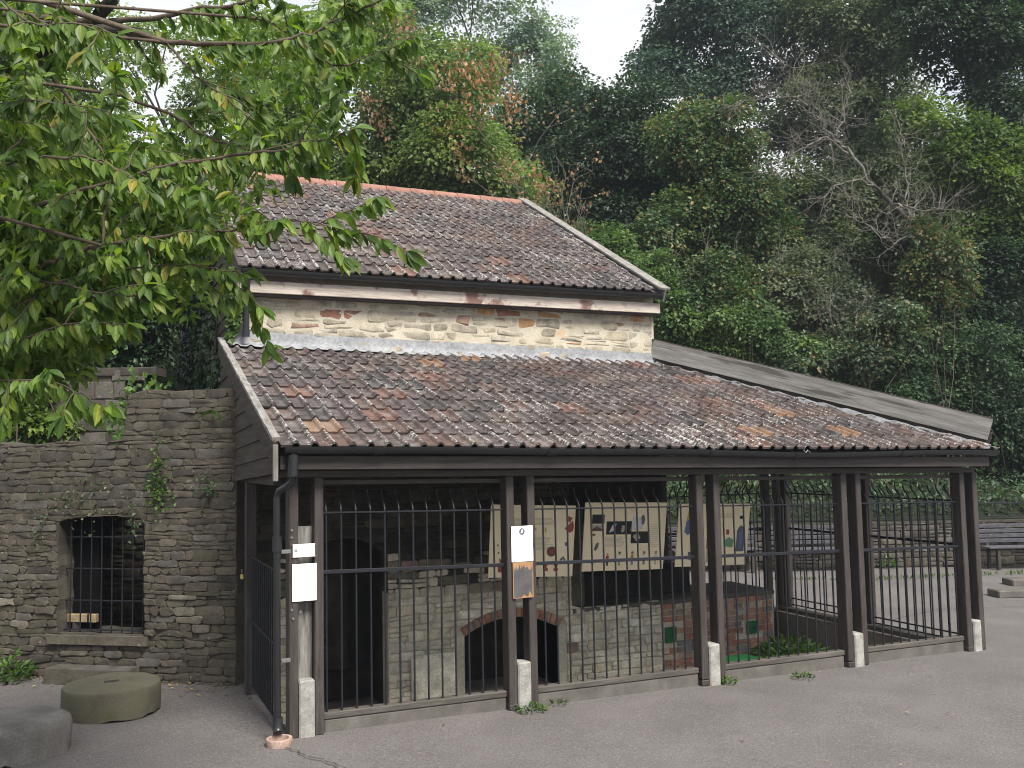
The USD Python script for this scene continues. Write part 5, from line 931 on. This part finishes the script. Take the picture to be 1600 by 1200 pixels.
for i, (name, label, m, ls, cnt, lobes) in enumerate(SHRUBS):
    g = np.random.default_rng(300+i); lb = np.array([l[:5] for l in lobes]); x, y = lb[:, 0].mean(), lb[:, 1].mean()
    z0 = float(hill(np.array(x), np.array(y))) if x > -.2 else bank_z(x, y)
    z0 = min(z0, (lb[:, 2]-lb[:, 4]).min()+.2)
    t = thing(name, label, 'shrub', (x, y, z0)); ms = []
    for l in lb:
        for _ in range(1 if m == 'leaf_rust' else 4):
            u = g.normal(size=3); u[2] = abs(u[2]); u /= np.linalg.norm(u); e = l[:3]+u*[l[3], l[3]*.8, l[4]]*1.05; a = np.array([x+g.normal(0, .3), y+g.normal(0, .3), z0])
            ms.append(tube([a, (a+e)/2+g.normal(0, .15, 3), e], [.014, .009, .003], 5))
    part(t, 'stems', cat_(ms), 'twig_bark', smooth=True)
    if m in ('leaf_greyish', 'leaf_rustgreen', 'leaf_yellowing', 'leaf_rust', 'leaf_dark'): TWIGGY.append((t, lb, g))
    (lv, lf), cl = crown(lobes, int(cnt*1.8), ls*.76, g, spread=2.6)
    part(t, 'foliage', (lv, lf), m, kind='stuff')
# undergrowth over the whole hillside
g = np.random.default_rng(77); n = 120000
t_ = g.uniform(-34, 14, n); d_ = np.abs(g.normal(0, 9, n))+.1; px, py = 13+t_*.927+d_*.375, 6.35-t_*.375+d_*.927
keep = ~((px > -1) & (px < 6.2) & (py > 2) & (py < 12.2)); px, py = px[keep], py[keep]; n = len(px)
pos = np.stack([px, py, hill(px, py)+g.uniform(0, .45, n)], 1); L = g.uniform(.07, .16, n)
tag(part(None, 'undergrowth', leaf_quads(pos, g.normal(size=(n, 3))-[0.2, .5, .2], g.normal(0, .5, (n, 3))+[0, -.5, 1], L, L*.65), 'leaf_dark'), 'dark leafy undergrowth covering the hillside', 'undergrowth', kind='stuff')
n = 9000; s_ = g.uniform(-.1, 9, n); e_ = g.uniform(1.75, 9, n); q = wx(0, 0, 0)-RU*s_[:, None]-RN*e_[:, None]
keep = q[:, 0] < -.35; q = q[keep]; n = len(q); q[:, 2] = [bank_z(a, b) for a, b in q[:, :2]]; q[:, 2] += g.uniform(0, .3, n); L = g.uniform(.08, .16, n)
tag(part(None, 'bank_ground_cover', leaf_quads(q, g.normal(size=(n, 3)), g.normal(0, .5, (n, 3))+[0, 0, 1], L, L*.65), 'leaf_mid'), 'green ground cover on the bank behind the ruined wall', 'ground cover', kind='stuff')

# the leaning leafless tree: limbs, then twigs branching at random
def grow(p, d, L, r, rng, out, depth):
    n = 5; pts = [p]; dd = d.copy()
    for _ in range(n):
        dd = dd+rng.normal(0, .22, 3)+[0, 0, .05]; dd /= np.linalg.norm(dd); pts.append(pts[-1]+dd*L/n)
    out.append(tube(pts, np.linspace(r, r*.35, n+1), 4 if depth else 5, caps=False))
    if depth > 0:
        for k in range(rng.integers(2, 4)):
            j = rng.integers(1, n+1); e = dd+rng.normal(0, .75, 3); e /= np.linalg.norm(e); grow(pts[j], e, L*rng.uniform(.45, .75), r*.5, rng, out, depth-1)
for t, lb, g in TWIGGY:
    tw = []
    for l in lb:
        for _ in range(4):
            u = g.normal(size=3); u[2] = abs(u[2])+.3; u[1] -= .6; u /= np.linalg.norm(u); grow(l[:3]+u*[l[3], l[3]*.8, l[4]]*.75, u+[0, 0, .5], g.uniform(.45, .95), .009, g, tw, 1)
    part(t, 'bare_twigs', cat_(tw), 'dead_bark', kind='stuff')
bt = thing('bare_tree', 'pale leafless tree leaning left across the wooded hillside', 'tree', tuple(BARE_LIMBS[0][0][0]))
g = np.random.default_rng(61)
for k, (pts, ra, rb) in enumerate(BARE_LIMBS):
    p = np.array(pts); tt = np.linspace(0, len(p)-1, 4*len(p)-3); p = np.stack([np.interp(tt, np.arange(len(p)), p[:, c]) for c in range(3)], 1); p[1:-1] += g.normal(0, .035, (len(p)-2, 3))
    lm = part(bt, 'trunk' if k == 0 else 'limb', tube(p, np.linspace(ra, rb, len(p))*.8, 7), 'dead_bark' if k else 'bark', smooth=True); tw = []
    for j in range(3 if k else 12, len(p)):
        for _ in range(2 if k else 1):
            d = (p[j]-p[j-1]); d = d/np.linalg.norm(d)*.5+g.normal(0, .8, 3)+[0, 0, .2]; d /= np.linalg.norm(d); grow(p[j], d, g.uniform(.35, .9), .010, g, tw, 2)
    if tw: part(lm, 'twigs', cat_(tw), 'dead_bark', kind='stuff')
for i, (pt, h, lab) in enumerate(DRY):
    t = thing('dry_shrub', lab, 'shrub', tuple(np.array(pt)-[0, 0, h])); tw = []; g = np.random.default_rng(400+i)
    for _ in range(9): grow(np.array(pt)-[0, 0, h]+g.normal(0, .1, 3), np.array([g.normal(0, .35), g.normal(0, .35), 1.0]), h*g.uniform(.9, 1.5), .014, g, tw, 2)
    part(t, 'stems', cat_(tw), 'dead_bark'); n = 420 if i == 0 else 200; v = np.concatenate([a[0][-8:] for a in tw]); pos = v[g.integers(0, len(v), n)]+g.normal(0, .05, (n, 3)); L = g.uniform(.05, .1, n)
    part(t, 'withered_leaves', leaf_quads(pos, g.normal(size=(n, 3)), g.normal(size=(n, 3)), L, L*.6), 'leaf_dead' if i == 0 else 'leaf_olive', kind='stuff')

# ivy hanging over the left gable and its corner
g = np.random.default_rng(88); iv = thing('ivy', 'dark ivy hanging over the weatherboarded left gable', 'ivy', (-.1, 4, 2.5))
def ivy_leaves(pos, nrm, size):
    n = len(pos); d = np.tile([0, 0, -1.0], (n, 1))+g.normal(0, .45, (n, 3)); L = size*g.uniform(.7, 1.3, n)
    return leaf_quads(pos, d, np.tile(nrm, (n, 1))+g.normal(0, .4, (n, 3)), L, L*.95, .12)
n = 9000; yy_ = g.uniform(3.15, 9.5, n); z_ = g.uniform(2.3, 5.6, n); cov = meshkit.fbm(np.stack([yy_*.8, z_*.8, 0*yy_], 1), 3, 2); keep = (cov > .44+.10*((z_-3.4) > 1.2)-.25*(yy_ > 5.6)) & (z_ < zup(yy_)-.3)
pos = np.stack([-.10-g.random(n)*.12*np.clip((cov-.4)*6, .2, 2), yy_, z_], 1)[keep]; part(iv, 'leaves', ivy_leaves(pos, [-1, -.3, .2], .085), 'leaf_ivy', kind='stuff')
n = 900; pos = np.stack([g.uniform(-.22, .02, n), 3.12-g.random(n)*.06, g.uniform(3.6, 4.45, n)], 1); keep = meshkit.noise(pos*6, 3)+(.02-pos[:, 0])*1.6 > .72; part(iv, 'corner_leaves', ivy_leaves(pos[keep], [-.3, -1, .2], .08), 'leaf_bright', kind='stuff')
stm = [tube([(-.13, y, 2.2), (-.14, y+g.normal(0, .1), 3.2), (-.13, y+g.normal(0, .25), 4.3)], [.03, .02, .008], 6) for y in (3.6, 4.3, 5.2, 6.1)]; part(iv, 'stems', cat_(stm), 'bark', smooth=True)
# ivy on the broken wall, small wall plants, weeds
iv2 = thing('ivy', 'small ivy tumbling over the notch between broken wall and tall ruined wall', 'ivy', tuple(wx(1.3, 2.5, -.1)))
n = 520; pos = wx(1.32, 2.55, 0)+RU*g.normal(0, .10, n)[:, None]-RN*g.uniform(0, .7, n)[:, None]+Z_*g.normal(.18, .2, n)[:, None]; part(iv2, 'leaves', ivy_leaves(pos, [-.5, -.7, .5], .07), 'leaf_fern', kind='stuff')
part(iv2, 'stem', tube([wx(1.3, 2.4, -.4), wx(1.3, 2.9, -.3)], .012, 5), 'bark')
for i, (s, z, w, h, k, lab, m) in enumerate([(.86, 2.14, .05, .16, 90, 'upper bright green weed growing from the tall part of the ruined wall', 'leaf_fern'), (.84, 1.93, .10, .12, 110, 'trailing weed below the upper bright weed on the ruined wall', 'leaf_fern'), (.30, 1.97, .06, .08, 45, 'weed on the ruined wall nearest the lean-to cheek', 'leaf_mid'), (1.12, 1.62, .05, .14, 50, 'weed hanging at the right end of the window arch', 'leaf_olive'), (1.75, 1.86, .22, .16, 90, 'sparse yellowish weeds scattered above the window arch', 'leaf_olive'), (2.22, 1.64, .05, .12, 30, 'small weed left of the window arch', 'leaf_olive')]):
    t = thing('wall_plant', lab, 'plant', tuple(wx(s, z, 0))); pos = wx(s, z, .03)+RU*g.normal(0, w, k)[:, None]+Z_*g.normal(0, h, k)[:, None]+RN*g.uniform(0, .05, k)[:, None]
    L = g.uniform(.025, .055, k); part(t, 'leaves', leaf_quads(pos, g.normal(size=(k, 3))-[0, 0, .6], np.tile(RN, (k, 1))+g.normal(0, .5, (k, 3)), L, L*.8), m, kind='stuff'); part(t, 'stem', tube([wx(s, z+h, .0), wx(s+.01, z, .03), wx(s, z-h, .02)], .003, 4), 'twig_bark')
fp = thing('wall_fern', 'green hart-like fern high on the ruined wall beside the cheek boards', 'fern', tuple(wx(.25, 2.75, 0)))
for k in range(6):
    a = -1.2+k*.5; p = [wx(.25, 2.72, .02)+RU*math.sin(a)*.17*t+Z_*(.10*t*math.cos(a)-.14*t*t)+RN*.12*t for t in np.linspace(0, 1, 6)]; pv = []
    for q, ww in zip(p, (.008, .02, .026, .024, .016, .002)): pv += [q-Z_*ww*.6-RU*ww*.5, q+Z_*ww*.6+RU*ww*.5]
    pf = []
    for i in range(5): pf += [(2*i, 2*i+1, 2*i+3), (2*i, 2*i+3, 2*i+2)]
    part(fp, 'frond', (np.array(pv), np.array(pf)), 'leaf_fern')
def weed(name, label, cat, c, rad, h, k, m, size=.05):
    t = thing(name, label, cat, tuple(c)); a = g.uniform(0, 6.3, k); r = np.sqrt(g.random(k))*rad
    pos = np.array(c)+np.stack([r*np.cos(a), r*np.sin(a), g.uniform(.01, h, k)*(1.1-r/rad*.7)], 1); L = size*g.uniform(.6, 1.4, k)
    part(t, 'leaves', leaf_quads(pos, np.stack([np.cos(a), np.sin(a), g.uniform(.1, 1, k)], 1)+g.normal(0, .3, (k, 3)), g.normal(0, .4, (k, 3))+[0, 0, 1], L, L*.5), m, kind='stuff')
    part(t, 'stem', tube([c, np.array(c)+[.01, 0, h*.7]], .003, 4), 'twig_bark'); return t
weed('weed_tuft', 'flat weed tuft at the foot of the second pillar', 'weed', (1.96, -.16, ground_z(2)), .13, .06, 170, 'leaf_fern', .035)
weed('weed_tuft', 'tiny weed in the paving just right of the second pillar weed', 'weed', (2.28, -.06, ground_z(2)), .07, .05, 50, 'leaf_fern', .03)
weed('weed_tuft', 'small yellow green weed at the foot of the third pillar', 'weed', (4.14, -.12, ground_z(4)), .06, .09, 60, 'leaf_fern', .035)
weed('weed_tuft', 'small weed on the paving before the third railing', 'weed', (4.95, -.25, ground_z(5)), .10, .05, 60, 'leaf_fern', .04)
weed('weed_clump', 'bright nettle clump against the ruined wall left of the window', 'weed', wx(2.42, 0, .22), .22, .34, 260, 'leaf_fern', .07)
weed('weed_clump', 'bright weed clump at the extreme left foot of the ruined wall', 'weed', wx(2.95, 0, .45), .28, .5, 320, 'leaf_bright', .08)
weed('weed_tuft', 'little weed beside the right end of the stone step', 'weed', wx(1.0, 0, .12), .04, .12, 26, 'leaf_fern', .05)
fn = weed('fern_clump', 'bright green fern clump at the end of the brick pier', 'fern', (6.35, 1.55, -.5), .52, .42, 900, 'leaf_fern', .10)
weed('fern_clump', 'lower green ferns spilling round the green box', 'fern', (5.65, 1.1, -.5), .42, .32, 520, 'leaf_fern', .09)
n = 2400; q = np.stack([g.uniform(9.5, 14.5, n), g.uniform(3.9, 6.0, n), np.zeros(n)], 1); ln = (q[:, 0]-11.9)*.38+(q[:, 1]-5.1)*.92
keep = (np.abs(ln-.25*np.sin(q[:, 0])) < .14); q = q[keep]; n = len(q); q[:, 2] = ground_z(q[:, 0])
tag(part(None, 'grass_strip', leaf_quads(q, g.normal(0, .3, (n, 3))+[0, 0, 1], g.normal(size=(n, 3)), g.uniform(.05, .11, n), np.full(n, .018)), 'leaf_fern'), 'thin strip of grass in the far yard before the boundary wall', 'grass', kind='stuff')
weed('weed_clump', 'green weed at the foot of the boundary wall behind the last railing', 'weed', (FB+FU*5.7+FN*.12)*[1, 1, 0]+[0, 0, ground_z(12)], .16, .3, 120, 'leaf_fern', .07)
# litter on the paving
n = 260; q = np.concatenate([np.stack([g.uniform(-2.2, 9, 150), g.uniform(-4.5, -.1, 150), np.zeros(150)], 1)[:70], np.stack([g.uniform(-3.0, -.25, 2600), g.uniform(.6, 3.8, 2600), np.zeros(2600)], 1)])
wallside = (q-np.array([-.28, 1.95, 0])) @ RN > .03; wd = (q-np.array([-.28, 1.95, 0])) @ RN; q = q[((wd > .03) & (wd < .10+.45*g.random(len(wd))**2)) | (q[:, 1] < .3)]; n = len(q); q[:, 2] = ground_z(q[:, 0])+.016
L = g.uniform(.02, .055, n); tag(part(None, 'leaf_litter', leaf_quads(q, g.normal(size=(n, 3))*[1, 1, .1], g.normal(0, .2, (n, 3))+[0, 0, 1], L, L*.55), 'leaf_litter'), 'scattered dry leaves and bits on the paving', 'leaf litter', kind='stuff')

# cherry tree in the foreground at the left
ch = thing('cherry_tree', 'cherry tree with long drooping serrated leaves overhanging from the left foreground', 'tree', (-5.2, -4.6, 0))
p = np.array([(-5.2, -4.6, -.2), (-5.15, -4.5, 1.2), (-4.95, -4.2, 2.6), (-4.6, -3.8, 3.6), (-4.1, -3.4, 4.5), (-3.5, -3.0, 5.3)])
part(ch, 'trunk', tube(p, [.24, .20, .18, .15, .11, .06], 12), 'bark', smooth=True)
g = np.random.default_rng(99); TW = []
for k, (pts, ra, rb) in enumerate(CHERRY_LIMBS):
    P = np.array(pts); tt = np.linspace(0, len(P)-1, 5*(len(P)-1)+1); c = np.stack([np.interp(tt, np.arange(len(P)), P[:, a]) for a in range(3)], 1)
    for _ in range(3): c[1:-1] = c[1:-1]*.5+(c[:-2]+c[2:])*.25
    c[1:-1] += g.normal(0, .006, (len(c)-2, 3)); a = p[2+k % 3] if ra > .012 else p[3]
    part(ch, 'branch', tube(np.vstack([a, (a+c[0])/2+[0, 0, .1], c]), np.concatenate([[ra*1.5, ra*1.2], np.linspace(ra, rb, len(c))])*.8, 7), 'bark' if ra > .03 else 'twig_bark', smooth=True)
    TW.append((c, ra))
    for j in range(4, len(c)-2, 3):    # side shoots
        d = c[j+1]-c[j]; d /= np.linalg.norm(d); e = d*.7+g.normal(0, .55, 3)+[0, 0, .05]; e /= np.linalg.norm(e); L = g.uniform(.14, .36); q = [c[j]]
        for s in range(5): e = e+g.normal(0, .12, 3)-[0, 0, .06]; e /= np.linalg.norm(e); q.append(q[-1]+e*L/5)
        TW.append((np.array(q), .004)); part(ch, 'twig', tube(q, np.linspace(.0045, .002, 6), 5), 'twig_bark', smooth=True)
LT = np.array([0, .12, .34, .58, .79, .92, 1]); LW = np.array([.05, .46, .95, .96, .58, .2, 0])
def cherry_template():
    v, f = [], []
    for t, w in zip(LT, LW): v += [(t, -w*.5, .20*w), (t, 0, 0), (t, w*.5, .20*w)]
    for i in range(6):
        a = 3*i
        for s in (0, 1): f += [(a+s, a+s+3, a+s+4), (a+s, a+s+4, a+s+1)]
    v = np.array(v); return v, np.array(f)
CV, CF = cherry_template()
LE = []
for c, ra in TW:
    seg = np.linalg.norm(np.diff(c, axis=0), axis=1); tot = seg.sum(); s0 = (.30 if ra > .006 else .12)*tot
    if ra > .03: continue
    n = int((tot-s0)/.014); ss = np.sort(g.uniform(s0, tot, n)); acc = np.concatenate([[0], np.cumsum(seg)])
    for s in ss:
        b = np.array([np.interp(s, acc, c[:, k]) for k in range(3)]); j = min(np.searchsorted(acc, s), len(seg))-1; d = c[j+1]-c[j]; d /= np.linalg.norm(d)
        side = np.cross(d, Z_); side /= np.linalg.norm(side)+1e-9
        ld = d*g.uniform(.2, .8)+side*g.choice([-1, 1])*g.uniform(.1, .8)-Z_*g.uniform(.35, 1.2); LE.append((b, ld, g.uniform(.060, .105)))
    for _ in range(5): LE.append((c[-1], (c[-1]-c[-2])/np.linalg.norm(c[-1]-c[-2])*.7+g.normal(0, .45, 3)-Z_*.5, g.uniform(.07, .11)))
# more leaves farther back in the crown
for (x, y, z, r, k) in CHERRY_FILL:
    m = int(k*2.6); u = g.normal(size=(m//5, 3)); u /= np.linalg.norm(u, axis=1, keepdims=True)
    for w in u*r*g.random((m//5, 1))**.5:
        b = np.array([x, y, z])+w
        for _ in range(5): LE.append((b+g.normal(0, .02, 3), g.normal(0, .6, 3)-Z_*.55, g.uniform(.060, .10)))
B = np.array([l[0] for l in LE]); D = np.array([l[1] for l in LE]); S = np.array([l[2] for l in LE])
D, SD, NN = rot_frame(D, np.tile([-.25, -.55, .8], (len(B), 1))+g.normal(0, .45, (len(B), 3)))
curl = g.uniform(-.05, .45, len(B)); wid = S*g.uniform(.33, .43, len(B))
V = B[:, None]+(D*S[:, None])[:, None]*CV[None, :, :1]+(SD*wid[:, None])[:, None]*CV[None, :, 1:2]+NN[:, None]*(CV[None, :, 2:]*wid[:, None, None]-(CV[None, :, :1]**2)*(curl*S)[:, None, None])
rel = B-EYE; dep = rel @ fw; sx, sy = (rel @ rt)/dep, (rel @ up)/dep; insee = (np.abs(sx) < .56) & (np.abs(sy) < .42) & (dep > .5)
order = np.argsort(np.where(insee, dep/S, 1e6)); one, rest = order[:290], order[290:]
RIB = np.tile([0, 1.0, 0], len(LT)); VEIN = np.repeat(np.arange(len(LT)), 3)*1.0-np.tile([-.9, 0, -.9], len(LT))
for k in one: part(ch, 'leaf', (V[k], CF), 'leaf_cherry', smooth=True, prim={'rib': RIB, 'vein': VEIN+9, 'tint': np.full(len(CV), TINT.random())})
nr = len(rest); part(ch, 'foliage', (V[rest].reshape(-1, 3), (CF[None]+(np.arange(nr)*len(CV))[:, None, None]).reshape(-1, 3)), 'leaf_cherry', smooth=True, kind='stuff', prim={'rib': np.tile(RIB, nr), 'vein': np.tile(VEIN+9, nr), 'tint': np.repeat(TINT.random(nr), len(CV))})

# alike things go by one group
GROUPS = dict(railing_panel='railings round the lean-to', paper_notice='white paper notices on the pillars', information_panel='information panels behind the railings', park_bench='benches along the boundary wall', millstone='old millstones by the ruined wall', leafy_shrub='shrubs on the wooded slopes', dry_shrub='dry twiggy shrubs', wall_plant='small plants on the ruined wall', weed_tuft='weed tufts in the paving', weed_clump='weed clumps at the wall feet', fern_clump='ferns in the pit', low_step='low stone steps in the yard', ivy='ivy on the old walls')
for pr in stage.GetPrimAtPath('/World').GetChildren():
    base = pr.GetName()[:-4] if pr.GetName()[-4:-3] == '_' and pr.GetName()[-3:].isdigit() else pr.GetName()
    if base in GROUPS and pr.GetCustomDataByKey('label'): pr.SetCustomDataByKey('group', GROUPS[base])
